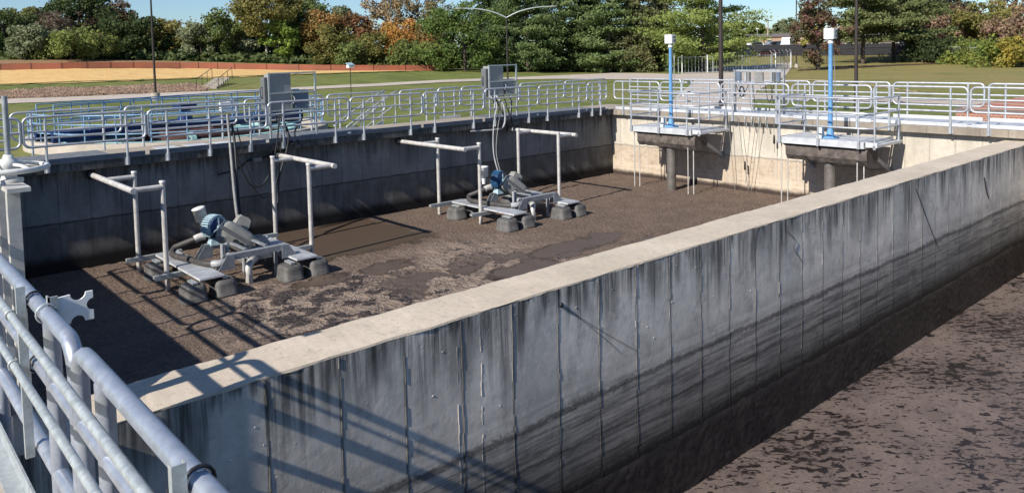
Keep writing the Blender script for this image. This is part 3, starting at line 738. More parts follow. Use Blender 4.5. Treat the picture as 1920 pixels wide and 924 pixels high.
def rblock(m, cx, cy, a, b):
    """moulded float: rounded-rectangle rings with a rub lip and a chamfered top"""
    rings = [(-.16,.95),(-.02,1.),(.0,1.05),(.045,1.05),(.06,1.),(.10,1.),(.105,.97),(.24,.95),(.30,.88),(.33,.72)]; n = 24; base = len(m.v)
    for z,s in rings:
        for k in range(n):
            q = 2*math.pi*k/n; c,d = math.cos(q),math.sin(q)
            m.v.append((cx+a*s*math.copysign(abs(c)**.5,c), cy+b*s*math.copysign(abs(d)**.5,d), z))
    for j in range(len(rings)-1):
        for k in range(n):
            l = (k+1)%n; m.f.append((base+j*n+k,base+j*n+l,base+(j+1)*n+l,base+(j+1)*n+k)); m.sm.append(j not in (1,3,5))
    t0 = base+(len(rings)-1)*n; m.f.append(tuple(range(t0,t0+n))); m.sm.append(False)
def aerator(loc, label, near):
    t = thing('floating_aerator', label, 'aerator', loc, 0, 'floating blower aerators in the sludge basin')
    LX, RX = -1.13, .92
    for cx in (LX,RX):
        for k,(y0,y1) in enumerate(((-1.62,-.98),(-.96,.42),(.44,1.12))):
            m = MB(); m.box(cx-.24,cx+.24,y0,y1,.40,.43)
            n = int((y1-y0)/.055)
            for i in range(n): m.box(cx-.235,cx+.235,y0+(i+.25)*(y1-y0)/n,y0+(i+.7)*(y1-y0)/n,.4305,.446)
            m.build('deck_plank', M['alu_plate'], t)
        for dx in (-.33,.27):
            for y in (-1.45,.78):
                m = MB(); rblock(m, cx+dx, y, .235, .27)
                f = m.build('float', M['float'], t)
                m = MB(); m.box(cx+dx-.05,cx+dx+.05,y-.16,y+.16,.35,.385); m.build('float_bracket', M['galv'], f)
        s = -1 if cx < 0 else 1
        for y in (-.42,1.5) if cx < 0 else (-.32,1.45):
            m = MB(); m.box(cx-.4 if s>0 else cx-.75, cx+.72 if s>0 else cx+.45, y-.05,y+.05,.30,.36); m.box(cx-.4 if s>0 else cx-.75, cx+.72 if s>0 else cx+.45, y-.05,y-.042,.26,.30)
            m.build('guide_beam', M['galv'], t)
    # cross channels with splayed legs
    for y in (-1.12,.12):
        m = MB(); m.box(-.62,.66,y-.07,y-.06,.58,.70); m.box(-.62,.66,y-.06,y+.07,.69,.70); m.box(-.62,.66,y+.06,y+.07,.58,.69)
        m.prism([(-.86,.40),(-.50,.40),(-.50,.69),(-.66,.69)], y-.085, y-.072, 'y'); m.prism([(-.86,.40),(-.50,.40),(-.50,.69),(-.66,.69)], y+.072, y+.085, 'y')
        m.prism([(.90,.40),(.54,.40),(.54,.69),(.70,.69)], y-.085, y-.072, 'y'); m.prism([(.90,.40),(.54,.40),(.54,.69),(.70,.69)], y+.072, y+.085, 'y')
        m.build('cross_channel', M['frame_grey'], t)
    for x in (-.2,.25):
        m = MB(); m.box(x-.03,x+.03,-1.05,.05,.70,.74); m.build('motor_rail', M['frame_grey'], t)
    # blower: a ribbed snail casing with a dark centre
    B = Vector((-.42,.12,1.06)); q = Matrix.Rotation(R(22),3,'Z') @ Matrix.Rotation(R(90),3,'X')
    m = MB(); m.lathe([(0,-.15),(.15,-.14),(.20,-.11),(.215,-.05),(.215,.05),(.20,.11),(.15,.14),(0,.15)], B, 28, q); bl = m.build('blower_casing', M['deepblue'] if near else M['darkblue'], t)
    m = MB()
    for k in range(-6,21):
        a = R(k*11)
        d = Vector((math.cos(a), math.sin(a), 0)); dirv = q @ d
        tn = q @ Vector((-math.sin(a), math.cos(a), 0)); ax = q @ Vector((0,0,1))
        mm = Matrix((tn, ax, dirv)).transposed()
        m.obox(B + dirv*.235, (.028,.24,.075), mm, .9)
    m.build('cooling_fins', M['paleblue' if near else 'darkblue'], bl)
    m = MB()
    for k in range(3):
        a = R(90+120*k); m.bar(B + q @ Vector((0,0,.16)), B + q @ Vector((.2*math.cos(a),.2*math.sin(a),.16)), .025, .02)
    m.lathe([(0,.19),(.05,.19),(.06,.15)], B, 12, q); m.build('spoked_cover', M['paleblue'], bl)
    m = MB(); m.obox(B+Vector((-.02,0,-.31)), (.22,.26,.16), None, .6); m.build('blower_foot', M['paleblue'], bl)
    # air filter canister
    F = B + (Vector((-.17,.22,.14)) if near else Vector((-.34,.24,.12)))
    tilt = Matrix.Rotation(R(-14 if near else 0),3,'Y'); hh = .30
    m = MB(); m.lathe([(0,hh),(.10,hh),(.145,hh-.01),(.145,hh-.03),(.135,hh-.035),(.135,0),(0,0)], F, 20, tilt); m.lathe([(.07,0),(.07,-.08),(.05,-.16),(.05,-.22)], F, 14, tilt)
    m.build('air_filter', M['white'] if not near else M['offwhite'], t)
    # belt guard and motor
    mm = Matrix.Rotation(R(-12),3,'Z') @ Matrix.Rotation(R(38),3,'Y')
    G0 = B + Vector((.36,-.30,-.24))
    m = MB(); m.ell(G0, .42,.13,.25,24,10,.5,mm); m.obox(G0+mm@Vector((.02,-.125,-.05)), (.5,.012,.26), mm); gd = m.build('belt_guard', M['motor'], t)
    m = MB(); m.obox(G0+mm@Vector((-.05,-.134,.035)), (.74,.02,.085), mm); m.build('shadow_band', M['box_dark'], gd)  # dark strip laid on the guard as the mooring pipe's cast shadow
    m = MB()
    for k in range(2):
        m.tube([G0+mm@Vector((.02+.14*k+.05*math.cos(a), -.14, -.09+.045*math.sin(a))) for a in [i*.5 for i in range(10)]], .016, 6)
    m.build('guard_slot', M['black'], gd)
    mo = Matrix.Rotation(R(-12),3,'Z') @ Matrix.Rotation(R(30),3,'Y')
    m = MB(); m.obox(B + Vector((.62,-.05,.0)), (.34,.30,.24), mo, .8); m.obox(B + Vector((.62,-.05,.0)) + mo@Vector((0,0,.13)), (.24,.2,.03), mo, .8); m.build('motor', M['motor'], t)
    # hoses
    m = MB(); m.tube(spline([B+Vector((-.2,.15,-.22)),B+Vector((-.38,.2,-.26)),B+Vector((-.62,.42,-.38)),(-1.12,.62,.62),(-1.22,.4,.53),(-1.08,-.2,.515),(-.97,-.75,.515),(-.86,-.98,.52)]), .066, 12); m.build('air_hose', M['hose'], t)
    m = MB(); m.tube(spline([B+Vector((-.15,.13,-.19)),B+Vector((-.28,.17,-.22)),B+Vector((-.36,.19,-.25))]), .085, 12); m.build('hose_clamp', M['stainless'], t)
    m = MB(); m.tube(spline([(-.88,-.95,.52),(-.74,-1.06,.53),(-.58,-1.0,.54),(-.48,-.85,.6)]), .078, 12); m.tube([(-.56,-.7,.5),(-.56,-.7,.84)], .04, 10); m.tube([(-.45,-.66,.5),(-.45,-.66,.84)], .04, 10)
    m.build('elbow_pipe', M['pvc'], t)
    m = MB(); m.tube(spline([(.12,-.75,.40),(-.08,-.98,.40),(-.16,-1.05,.25),(-.14,-1.06,-.04)]), .08, 12); m.build('drop_pipe', M['stainless'], t)
    m = MB(); m.box(.05,.5,-.75,-.1,.36,.5); m.tube([(.1,-.2,.35),(.1,-.2,-.1)], .05, 8); m.box(.45,.51,-1.03,-.97,-.05,.6); m.build('diffuser_head', M['frame_grey'], t)
    return t
aerator((6.66,17.0,-2.5), 'nearer floating aerator with a pale blue ribbed blower, left in the basin', True)
aerator((14.92,17.0,-2.5), 'farther floating aerator with a white filter canister, toward the far corner', False)

# ------------------------------------------------------------------ far wall platforms and decant valves
def platform(yc, label):
    t = thing('valve_platform', label, 'platform', (22.66,yc,-.4), 0, 'aluminium platforms on the far wall')
    for k in range(4):
        m = MB(); m.box(-1.86+.36*k,-1.86+.36*k+.35,-1.2,1.2,.0,.03)
        m.build('deck_plank', M['alu_plate'], t)
    m = MB(); m.box(-1.9,-1.87,-1.24,1.24,-.15,.035); m.box(-1.868,-.02,-1.24,-1.21,-.15,.034); m.box(-1.868,-.02,1.21,1.24,-.15,.034); m.build('edge_channel', M['alu_plate'], t)
    for s in (-1,1):
        m = MB(); m.bar((-1.75,s*1.16,-.12),(-.03,s*1.16,-.98),.09,.12); m.box(-.05,-.002,s*1.16-.07,s*1.16+.07,-1.1,-.85); m.build('brace', M['frame_grey'], t)
        for x in (-1.6,-1.72):
            m = MB(); m.tube([(x,s*1.12+.13*(1 if x<-1.7 else 0),-2.4),(x,s*1.12+.13*(1 if x<-1.7 else 0),-.15)], .018, 8); m.build('guide_rod', M['stainless'], t)
    for x,y in ((-1.95,1.18),(-1.95,0.02),(-1.95,-1.12),(-1.83,-1.5),(-.3,-1.5),(-1.83,1.29),(-.3,1.29)):
        m = MB(); m.tube([(x,y,-.13),(x,y,1.2)], .027, 8); p = m.build('post', M['alu'], t)
        m = MB(); m.tube([(x,y,-.15),(x,y,.06)], .035, 8); m.box(x-.03,x+.03,y-.03,y+.03,-.16,-.05); m.build('post_base', M['alu'], p)
    for nm,z in (('top_rail',1.2),('mid_rail',.8),('mid_rail',.4)):
        m = MB(); m.tube([(-.25,1.29,z),(-1.95,1.29,z),(-1.95,-1.25,z),(-1.83,-1.5,z),(-.25,-1.5,z)], .026, 8); m.build(nm, M['alu'], t)
    m = MB(); m.box(-1.86,-.2,-1.58,-1.27,-.10,-.03); m.box(-1.86,-1.8,-1.58,-1.27,-.03,.03); m.build('side_step', M['alu_plate'], t)
    return t
def decanter(yc, label):
    t = thing('decant_valve', label, 'decant valve', (21.2,yc,-.4), 0, 'decant valves under the far wall platforms')
    m = MB(); m.cyl((0,0,-2.9),(0,0,-.6),.155,None,24); m.build('column', M['column'], t)
    m = MB()
    prof = [(-.34,-.24),(-.30,-.20),(.34,-.20),(.36,-.50),(.24,-.62),(-.24,-.62),(-.34,-.48)]
    n = 40; y0,y1 = -1.18,1.18
    for i in range(n+1):
        y = y0+(y1-y0)*i/n
        for k,(a,b) in enumerate(prof):
            w = .018*noise.noise((y*6,k*3.,yc)); m.v.append((a+w,y,b+w))
    P = len(prof)
    for i in range(n):
        for k in range(P): m.f.append((i*P+k,(i+1)*P+k,(i+1)*P+(k+1)%P,i*P+(k+1)%P)); m.sm.append(False)
    m.f.append(tuple(range(P))); m.sm.append(False); m.f.append(tuple(range(n*P,n*P+P))[::-1]); m.sm.append(False)
    m.build('weir_trough', M['sludge_coat'], t)
    m = MB(); m.cyl((0,0,-.55),(0,0,.03),.06); m.lathe([(0,.075),(.17,.075),(.17,.04),(.24,.04),(.24,.015),(0,.015)], (0,0,.02), 20); m.lathe([(.11,.09),(.095,.2),(.075,.3)], (0,0,0), 16); m.build('flange', M['blue'], t)
    m = MB(); m.tube([(0,0,.09),(0,0,2.72)], [.068,.054], 14); m.build('stem_pipe', M['blue'], t)
    m = MB(); m.cyl((0,0,2.72),(0,0,2.84),.06); m.lathe([(.075,2.70),(.075,2.76)], (0,0,0), 14); m.build('collar', M['white'], t)
    m = MB(); m.box(-.12,.10,-.14,.14,2.83,3.12); bx = m.build('actuator_box', M['white'], t)
    m = MB(); m.box(-.126,-.121,-.115,.115,2.86,3.09); m.build('box_door', M['offwhite'], bx)
    m = MB(); m.box(-.06,.08,-.165,-.141,2.88,2.95); m.box(-.06,.08,-.165,-.141,3.0,3.07); m.box(.101,.12,-.1,.1,2.86,3.1); m.build('hinge', M['box_dark'], bx)
    m = MB(); m.lathe([(0,.36),(.08,.35),(.10,.32),(.10,.12),(.12,.10),(.12,.03)], (-.05,.26,0), 16); m.build('gear_cover', M['yellow'] if False else M['offwhite'], t)
    m = MB(); m.tube(spline([(.09,-.02,2.85),(.12,-.05,2.2),(.10,-.1,1.2),(.13,-.12,.3)]), .012, 6); m.build('control_cable', M['cable_grey'], t)
    return t
platform(16.1, 'aluminium platform on the far wall under the first blue pole, nearer the left corner')
platform(10.55, 'aluminium platform on the far wall under the second blue pole, nearer the dividing wall')
decanter(15.97, 'blue pole with a white box over a sludge coated trough, left of the cable rack')
decanter(10.45, 'blue pole with a white box over a sludge coated trough, nearest the dividing wall')
# ------------------------------------------------------------------ control racks on the left walkway
def rack(x0, label, near):
    t = thing('control_rack', label, 'control panel', (x0,20.1,0), 0, 'control box racks on the left walkway')
    W = 1.36 if near else 1.22
    for x in (0,W):
        m = MB(); m.box(x-.024,x+.024,-.024,-.02,-.02,1.84); m.box(x-.024,x-.02,-.02,.024,-.02,1.84); m.box(x+.02,x+.024,-.02,.024,-.02,1.84); m.box(x-.08,x+.08,-.07,.07,.004,.016); m.build('rack_post', M['galv'], t)
    for z in (1.82,1.28,.80):
        m = MB(); m.box(.025,W-.025,-.02,.018,z-.02,z+.02)
        n = 14
        for i in range(n): m.box(.05+(W-.1)*i/n,.05+(W-.1)*i/n+.045,-.026,-.0205,z-.012,z+.012)
        m.build('cross_strut', M['galv'], t)
    m = MB(); m.box(.02,.64,.02,.34,.76,1.80); c = m.build('cabinet', M['box_grey'], t)
    m = MB(); m.box(.035,.625,.34,.365,.78,1.78); d = m.build('door', M['box_dark'], c)
    m = MB(); m.box(.05,.09,.366,.40,1.2,1.38); m.build('handle', M['white'], d)
    m = MB(); m.box(-.10,.019,.06,.30,.85,1.72); m.tube(spline([(-.10,.2,1.45),(-.17,.2,1.42),(-.15,.2,1.2),(-.1,.2,1.15)]), .02, 6); m.build('switch_box', M['box_dark'], t)
    m = MB(); m.box(.76,1.16,.02,.22,.82,1.34); m.box(.77,1.15,.22,.235,.83,1.33); m.build('small_cabinet', M['box_blue'] if near else M['box_grey'], t)
    m = MB(); m.tube(spline([(.70,.05,1.3),(.68,.02,1.22),(.73,-.01,1.1),(.7,.02,.98)]), .022, 8); m.box(.66,.74,.0,.06,1.24,1.32); m.build('fitting', M['pvc'], t)
    for (x,zb) in ((.2,.76),(.34,.76),(.95,.82)):
        m = MB()
        if near: pts = [(x,.1,zb),(x+.01,.05,.55),(x*.3+.26,-.3,.2),(x*.3+.25,-.6,-.1)]
        else: pts = [(x,.1,zb),(x+.02,.0,.5),(x*.4+.12,-.5,.15),(x*.4+.08,-.62,-.2)]
        m.tube(spline(pts), .022, 8); m.build('drop_cable', M['black'], t)
    return t
rack(8.98, 'first control box rack with grey cabinets above the near aerator', True)
rack(16.74, 'second control box rack with grey cabinets and hanging hoses, near the far corner', False)

def line(name, pts, r, mat, label, cat, group=None, n=7, sm=5):
    p0 = Vector(pts[0]); m = MB(); m.tube(spline([Vector(p)-p0 for p in pts], sm) if len(pts) > 2 else [Vector(p)-p0 for p in pts], r, n)
    o = m.build(name, M[mat], None, p0); tag(o, label, cat, group); return o
gc = 'hoses and cables on the shaded wall'
line('air_pipe', [(7.56,19.44,.85),(7.50,19.2,.1),(7.2,18.3,-1.0),(6.9,17.35,-1.75)], .035, 'cable_grey', 'pale straight pipe slanting down from the walkway rail to the near aerator', 'pipe', gc)
line('power_cable', [(7.66,19.44,.6),(7.62,19.2,.1),(7.33,18.4,-1.0),(7.0,17.35,-1.85)], .032, 'black', 'black straight hose beside the pale slanting pipe to the near aerator', 'hose', gc)
line('power_cable', [(7.71,19.46,.4),(7.8,19.5,-.3),(8.05,19.5,-.95),(8.3,19.5,-1.1),(8.6,19.5,-.85),(8.85,19.5,-.1),(8.98,19.5,.75)], .022, 'black', 'looping black cable hanging between the slanting pipe and the first control rack', 'cable', gc)
line('power_cable', [(7.78,19.42,.5),(8.0,19.4,-.6),(8.2,19.38,-1.2),(8.45,19.4,-1.38),(8.8,19.45,-1.0),(9.02,19.5,.2)], .015, 'black', 'lowest thin black cable loop hanging below the first control rack', 'cable', gc)
line('power_cable', [(9.25,20.1,.75),(9.2,19.52,.25),(9.12,19.45,-.2),(8.8,19.3,-.9),(8.55,18.9,-1.5)], .03, 'black', 'thick black cable dropping from the first control rack over the wall edge', 'cable', gc)
line('wall_conduit', [(7.4,19.82,-.7),(7.9,19.81,-.62),(8.2,19.81,-.43),(8.6,19.81,-.4),(9.3,19.81,-.25)], .02, 'black', 'dark conduit fixed along the shaded wall left of the first control rack', 'conduit', gc)
m = MB(); m.box(-.12,.12,-.06,.06,-.05,.05); tag(m.build('junction_box', M['cable_grey'], None, (8.42,19.78,-.42)), 'small grey junction box on the shaded wall under the first control rack', 'box')
for i,(dx,r,mat,lb) in enumerate(((0,.02,'pvc','palest thick hose hanging from the second control rack to the far aerator'),(.12,.014,'black','black cable hanging beside the palest hose of the second control rack'),(.22,.014,'cable_grey','grey hose hanging right of the black cable under the second control rack'))):
    line('hanging_hose', [(16.72+dx*.8,20.05,.8-dx),(16.5+dx,19.46,.55),(16.3+dx*.9,19.4,-.1),(15.85+dx*.5,18.9,-.95),(15.1+dx*.4,17.7,-1.62)], r, mat, lb, 'hose', 'hoses from the second control rack')
line('hose_loop', [(16.9,19.95,.8),(16.78,19.45,.5),(16.82,19.42,.1),(16.72,19.42,-.2),(16.45,19.5,-.28),(15.5,19.62,-.26)], .034, 'pvc', 'thick pale hose curling over the wall edge below the second control rack', 'hose', 'hoses from the second control rack')
line('hanging_hose', [(17.3,20.05,.8),(17.02,19.44,.2),(16.95,19.42,-.1),(16.95,19.42,-.4),(16.85,19.42,-.42)], .02, 'black', 'short black cable tail beside the curling pale hose', 'cable', 'hoses from the second control rack')
# cable rack between the blue poles on the far walkway
t = thing('cable_rack', 'rack of blue grey boxes with looped cables on the far walkway between the blue poles', 'control panel', (23.0,13.77,0))
for y in (-.89,.89):
    m = MB(); m.box(-.03,.03,y-.03,y+.03,.0,1.5); m.build('rack_post', M['frame_grey'], t)
for z in (1.06,1.47):
    m = MB(); m.box(-.03,.03,-.84,.84,z-.03,z+.03); m.build('cross_strut', M['alu'], t)
for y,w,mat in ((.70,.16,'box_blue'),(-.05,.30,'cable_grey'),(-.74,.12,'box_blue'),(.44,.08,'pvc'),(-.50,.07,'pvc'),(.30,.05,'box_dark'),(-.60,.05,'box_dark')):
    m = MB(); m.box(-.10,-.031,y-w/2,y+w/2,1.12,1.42); m.build('junction_box', M[mat], t)
m = MB()
for k in range(3): m.tube([(-.2+.01*k,.5+.085*math.cos(a)+.012*k,.78+.17*math.sin(a)) for a in [i*math.pi/8 for i in range(16)]], .02, 6, True)
m.build('cable_coil', M['black'], t)
for i,(y0,y1,d) in enumerate(((.8,.3,.35),(.7,.35,.22),(.15,.0,.3),(-.1,-.32,.25),(-.5,-.75,.5),(.3,.1,.55),(-.3,-.6,.6))):
    m = MB(); m.tube(sag((-.12,y0,1.06),(-.12,y1,1.04-.5*(i%3)*.6), d), .013, 6); m.build('looped_cable', M['cable_grey'] if i%2 else M['black'], t)
m = MB(); m.box(-.5,-.44,-.95,.6,-.02,.05); m.build('hook_rail', M['alu'], t)
for k in range(4):
    y = .12-.25*k
    m = MB(); m.tube(spline([(-.42,y,.0),(-.63,y,.0),(-.66,y,-.2),(-.6,y-.03,-.36),(-.6,y-.03,-.12)]), .012, 6); m.build('cable_hook', M['galv'], t)
for i,(y,yb,zl,lb) in enumerate(((14.5,14.35,-2.45,'leftmost thin cable hanging down the sunlit far wall'),(14.15,13.85,-2.4,'thin cable with a dark weight hanging on the sunlit far wall'),(13.65,13.95,-2.2,'slanting thin cable on the sunlit far wall'),(13.35,13.75,-2.45,'second slanting thin cable on the sunlit far wall, lower left end'),(12.85,12.9,-1.1,'short thin cable on the sunlit far wall nearest the second platform'))):
    t = thing('level_cable', lb, 'cable', (22.36,y,-.02), 0, 'thin cables on the sunlit far wall')
    m = MB(); m.tube([(0,0,0),(.02,(yb-y)*.4,zl*.4),(.12,yb-y,zl)], .009, 5); m.build('cable', M['cable_grey'], t)
    if i in (1,4):
        m = MB(); m.lathe([(0,.28),(.03,.25),(.035,.0),(0,-.03)], (.06,(yb-y)*.72,zl*.72), 10); m.build('weight', M['black'], t)

# ------------------------------------------------------------------ round settling tank
CX,CY,CR = 10.8,32.2,5.6
t = thing('settling_tank', 'round concrete tank with rusty steelwork behind the left walkway', 'tank', (CX,CY,-1.03))
m = MB(); m.lathe([(CR,-.3),(CR,.5),(CR-.02,.52),(CR-.38,.52),(CR-.4,.5),(CR-.4,-.3)], (0,0,0), 72); m.build('rim_wall', M['ltconc'], t)
m = MB(); m.lathe([(CR-1.2,.2),(CR-1.2,.45),(CR-1.5,.45),(CR-1.5,.2)], (0,0,0), 60); m.build('effluent_trough', M['teal'], t)
m = MB(); m.lathe([(1.9,.1),(1.9,.6),(1.8,.6),(1.8,.1)], (0,0,0), 48); m.build('centre_well', M['rust'], t)
for a in (20,75,130,200,255,320):
    m = MB(); m.bar((1.9*math.cos(R(a)),1.9*math.sin(R(a)),.5),((CR-1.2)*math.cos(R(a)),(CR-1.2)*math.sin(R(a)),.5),.16,.14)
    m.build('trough_arm', M['teal'], t)
m = MB(); m.box(-.5,3.2,-2.65,-2.5,.1,.42); m.box(1.,3.,-3.6,-3.5,.1,.36); m.build('baffle', M['rust'], t)
wat = MB(); wat.lathe([(CR-.39,0),(0,0)], (0,0,0), 60); o = wat.build('tank_water', M['black'], None, (CX,CY,-.86)); tag(o, kind='structure')
t = thing('ring_rail', 'pale blue guard rail standing round the rim of the round tank', 'railing', (CX,CY,-.51))
for nm,z in (('top_rail',.95),('mid_rail',.64),('mid_rail',.32)):
    m = MB(); m.tube([((CR-.2)*math.cos(a),(CR-.2)*math.sin(a),z) for a in [2*math.pi*k/72 for k in range(72)]], .026, 6, True); m.build(nm, M['blue_rail'], t)
for k in range(30):
    a = 2*math.pi*k/30; m = MB(); m.tube([((CR-.2)*math.cos(a),(CR-.2)*math.sin(a),0),((CR-.2)*math.cos(a),(CR-.2)*math.sin(a),.95)], .026, 6); m.build('post', M['blue_rail'], t)
t = thing('tank_bridge', 'deep blue walkway bridge with rails across the round tank', 'bridge', (CX,CY,-.50), R(14))
for y in (-.6,.6):
    m = MB(); m.box(-5.4,5.4,y-.06,y+.06,.0,.34); m.build('beam', M['deepblue'], t)
m = MB(); m.box(-5.4,5.4,-.54,.54,.28,.33); m.build('bridge_deck', M['deepblue'], t)
for y in (-.62,.62):
    m = MB()
    for z in (1.3,1.0,.7): m.tube([(-5.3,y,z),(5.3,y,z)], .024, 6)
    for k in range(10): m.tube([(-5.3+10.6*k/9,y,.3),(-5.3+10.6*k/9,y,1.3)], .024, 6)
    m.build('bridge_rail', M['blue_rail'], t)
m = MB(); m.cyl((0,0,.33),(0,0,.8),.3,.22,16); m.box(-.35,.35,-.3,.3,.8,1.0); m.build('drive_unit', M['deepblue'], t)
t = thing('scum_box', 'white drive box on the blue bridge of the round tank', 'box', (13.4,34.4,-.06))
m = MB(); m.box(-.3,.3,-.2,.2,0,.38); m.build('housing', M['white'], t); m = MB(); m.lathe([(.0,.1),(.1,.1),(.1,-.02),(0,-.02)], (.1,0,.40), 12); m.build('cap', M['white'], t)
# stair from the walkway down to the round tank
t = thing('stair', 'silver stair with sloping handrails going down from the left walkway', 'stair', (14.15,22.3,0))
for y in (-.4,.4):
    m = MB(); m.bar((0,y,-.05),(-1.75,y,-.95),.03,.2); m.build('stringer', M['alu'], t)
    m = MB(); m.tube(spline([(.1,y,1.0),(-.1,y,.98),(-1.7,y,.1),(-1.8,y,-.1),(-1.8,y,-.9)],4), .026, 7); m.tube([(-.1,y,.55),(-1.75,y,-.4)], .024, 7)
    for x in (0,-.85,-1.65): m.tube([(x,y,-.1+x*.514),(x,y,.95+x*.52)], .024, 7)
    m.build('handrail', M['alu'], t)
for k in range(5):
    m = MB(); m.box(-.32*k-.3,-.32*k,-.39,.39,-.16*k-.19,-.16*k-.15); m.build('tread', M['grating'], t)

# ------------------------------------------------------------------ poles, signs, fences, field
def pole(loc, h, label, rot, arms=True, base=True, arm=3.2, r=.085):
    t = thing('light_pole', label, 'lamp pole', loc, rot, 'dark lamp poles around the basins')
    m = MB(); m.tube([(0,0,0 if not base else .55),(0,0,h)], [r*1.15,r*.75], 10); m.build('pole', M['bronze'], t)
    if base:
        m = MB(); m.lathe([(0,.62),(.30,.62),(.32,.58),(.32,-.2)], (0,0,0), 18); m.build('footing', M['ltconc'], t)
        m = MB(); m.box(-.18,.18,-.18,.18,.62,.66); m.build('base_plate', M['bronze'], t)
    if arms:
        for s in (-1,1):
            m = MB(); m.tube(spline([(0,0,h-.1),(s*arm*.3,0,h+.42),(s*arm*.65,0,h+.72),(s*arm,0,h+.8)]), [.06]*12+[.05]*7, 8); a = m.build('arm', M['galv' if arm > 3.5 else 'bronze'], t)
            m = MB(); m.ell((s*(arm+.3),0,h+.8), .38,.16,.07,12,6,.7); m.build('lamp_head', M['box_grey'], a)
    return t
pole((19.3,64.0,-.9), 9.5, 'dark lamp pole on a round footing beside the left path', R(-15))
pole((45.8,52.4,-.9), 6.35, 'dark lamp pole with two long curved arms before the pines', R(-41), True, False, 3.9, .075)
pole((27.3,18.05,-.9), 9.0, 'thick dark lamp pole beside the drive just behind the far walkway', R(30), True, False)
pole((36.2,16.6,-.9), 5.55, 'dark lamp pole with curved arms on the right lawn behind the second blue pole', R(-60), True, False, 2.3)
pole((101.6,55.0,-.83), 12., 'distant lamp pole on a square footing at the end of the gate fence', 0, True, True)
t = thing('birdbox_post', 'thin post with a small white and blue box on top beyond the left walkway', 'post', (26.9,47.1,-.9))
m = MB(); m.cyl((0,0,0),(0,0,2.35),.028); m.build('post', M['bronze'], t)
m = MB(); m.box(-.19,.19,-.19,.19,2.35,2.52); m.build('box', M['white'], t)
m = MB(); m.obox((0,0,2.6),(.5,.44,.03), Matrix.Rotation(R(22),3,'X')); m.box(-.17,.17,-.17,.17,2.522,2.57); m.build('solar_panel', M['paleblue'], t)
# stair and shrub on the weed bank
t = thing('bank_stair', 'concrete stair with thin handrails climbing the weedy bank', 'stair', (27.6,75.6,height(27.6,75.6)))
for k in range(7):
    m = MB(); m.obox((.5*k+.3,.75*k+.4,.12*k+.1),(1.5,.5,.22), Matrix.Rotation(R(-34),3,'Z')); m.build('step', M['ltconc'], t)
for s in (-1,1):
    m = MB(); o_ = Vector((.85*s,-.5*s,0)); m.tube([o_+Vector((0,0,1.0)),o_+Vector((3.4,5.,1.95))], .03, 6)
    for k in range(4): m.tube([o_+Vector((1.1*k,1.6*k,.3*k-.2)),o_+Vector((1.1*k,1.6*k,1.0+.3*k))], .028, 6)
    m.build('handrail', M['bronze'], t)
# orange safety fence
FL = [(12.69,111.28),(15.79,110.63),(18.87,109.89),(21.97,109.06),(24.75,108.72),(27.36,108.35),(29.97,107.91),(35.34,106.54),(37.43,105.56),(39.59,104.5),(41.41,103.26),(44.99,101.2),(48.46,98.75),(52.0,96.37),(57.0,93.5),(61.12,91.76),(65.75,89.74)]
FL = [(6.5,112.3)] + FL
g = G('orange_plastic_mesh'); n = g.noise(None,.4,4,.6)
M['orange_net'] = g.done(g.mix(g.mr(n,.3,.7), (.38,.115,.065), (.29,.10,.06)), .6, 0, .3)
t = thing('safety_fence', 'long orange plastic mesh fence across the straw covered bank', 'fence', (40,104,0))
m = MB(); RS = resample(FL, 150)
H0 = .8
for i in range(150):
    a,b = RS[i],RS[i+1]; za = height(a.x,a.y); zb = height(b.x,b.y); wob = .05*noise.noise((i*.3,0,0))
    for k in range(8):
        z0 = .04+H0*k/8; z1 = z0 + .085
        m.v += [(a.x-40,a.y-104,za+z0+wob),(b.x-40,b.y-104,zb+z0+wob),(b.x-40,b.y-104,zb+z1+wob),(a.x-40,a.y-104,za+z1+wob)]
        q = len(m.v); m.f.append((q-4,q-3,q-2,q-1)); m.sm.append(False)
    for k in range(3):
        p = a.lerp(b,k/3); d = (b-a).normalized()*.05; zp = height(p.x,p.y)
        m.v += [(p.x-40-d.y*.08,p.y-104,zp+.04),(p.x-40+d.x,p.y-104+d.y,zp+.04),(p.x-40+d.x,p.y-104+d.y,zp+.84),(p.x-40,p.y-104,zp+.84)]
        q = len(m.v); m.f.append((q-4,q-3,q-2,q-1)); m.sm.append(False)
m.build('net', M['orange_net'], t)
for i,(x,y) in enumerate(FL):
    m = MB(); m.box(x-40-.02,x-40+.02,y-104-.05,y-104-.02,height(x,y)-.2,height(x,y)+(1.0 if i < len(FL)-1 else 1.9)); m.build('stake', M['rust'] if i < len(FL)-1 else M['orange_net'], t)

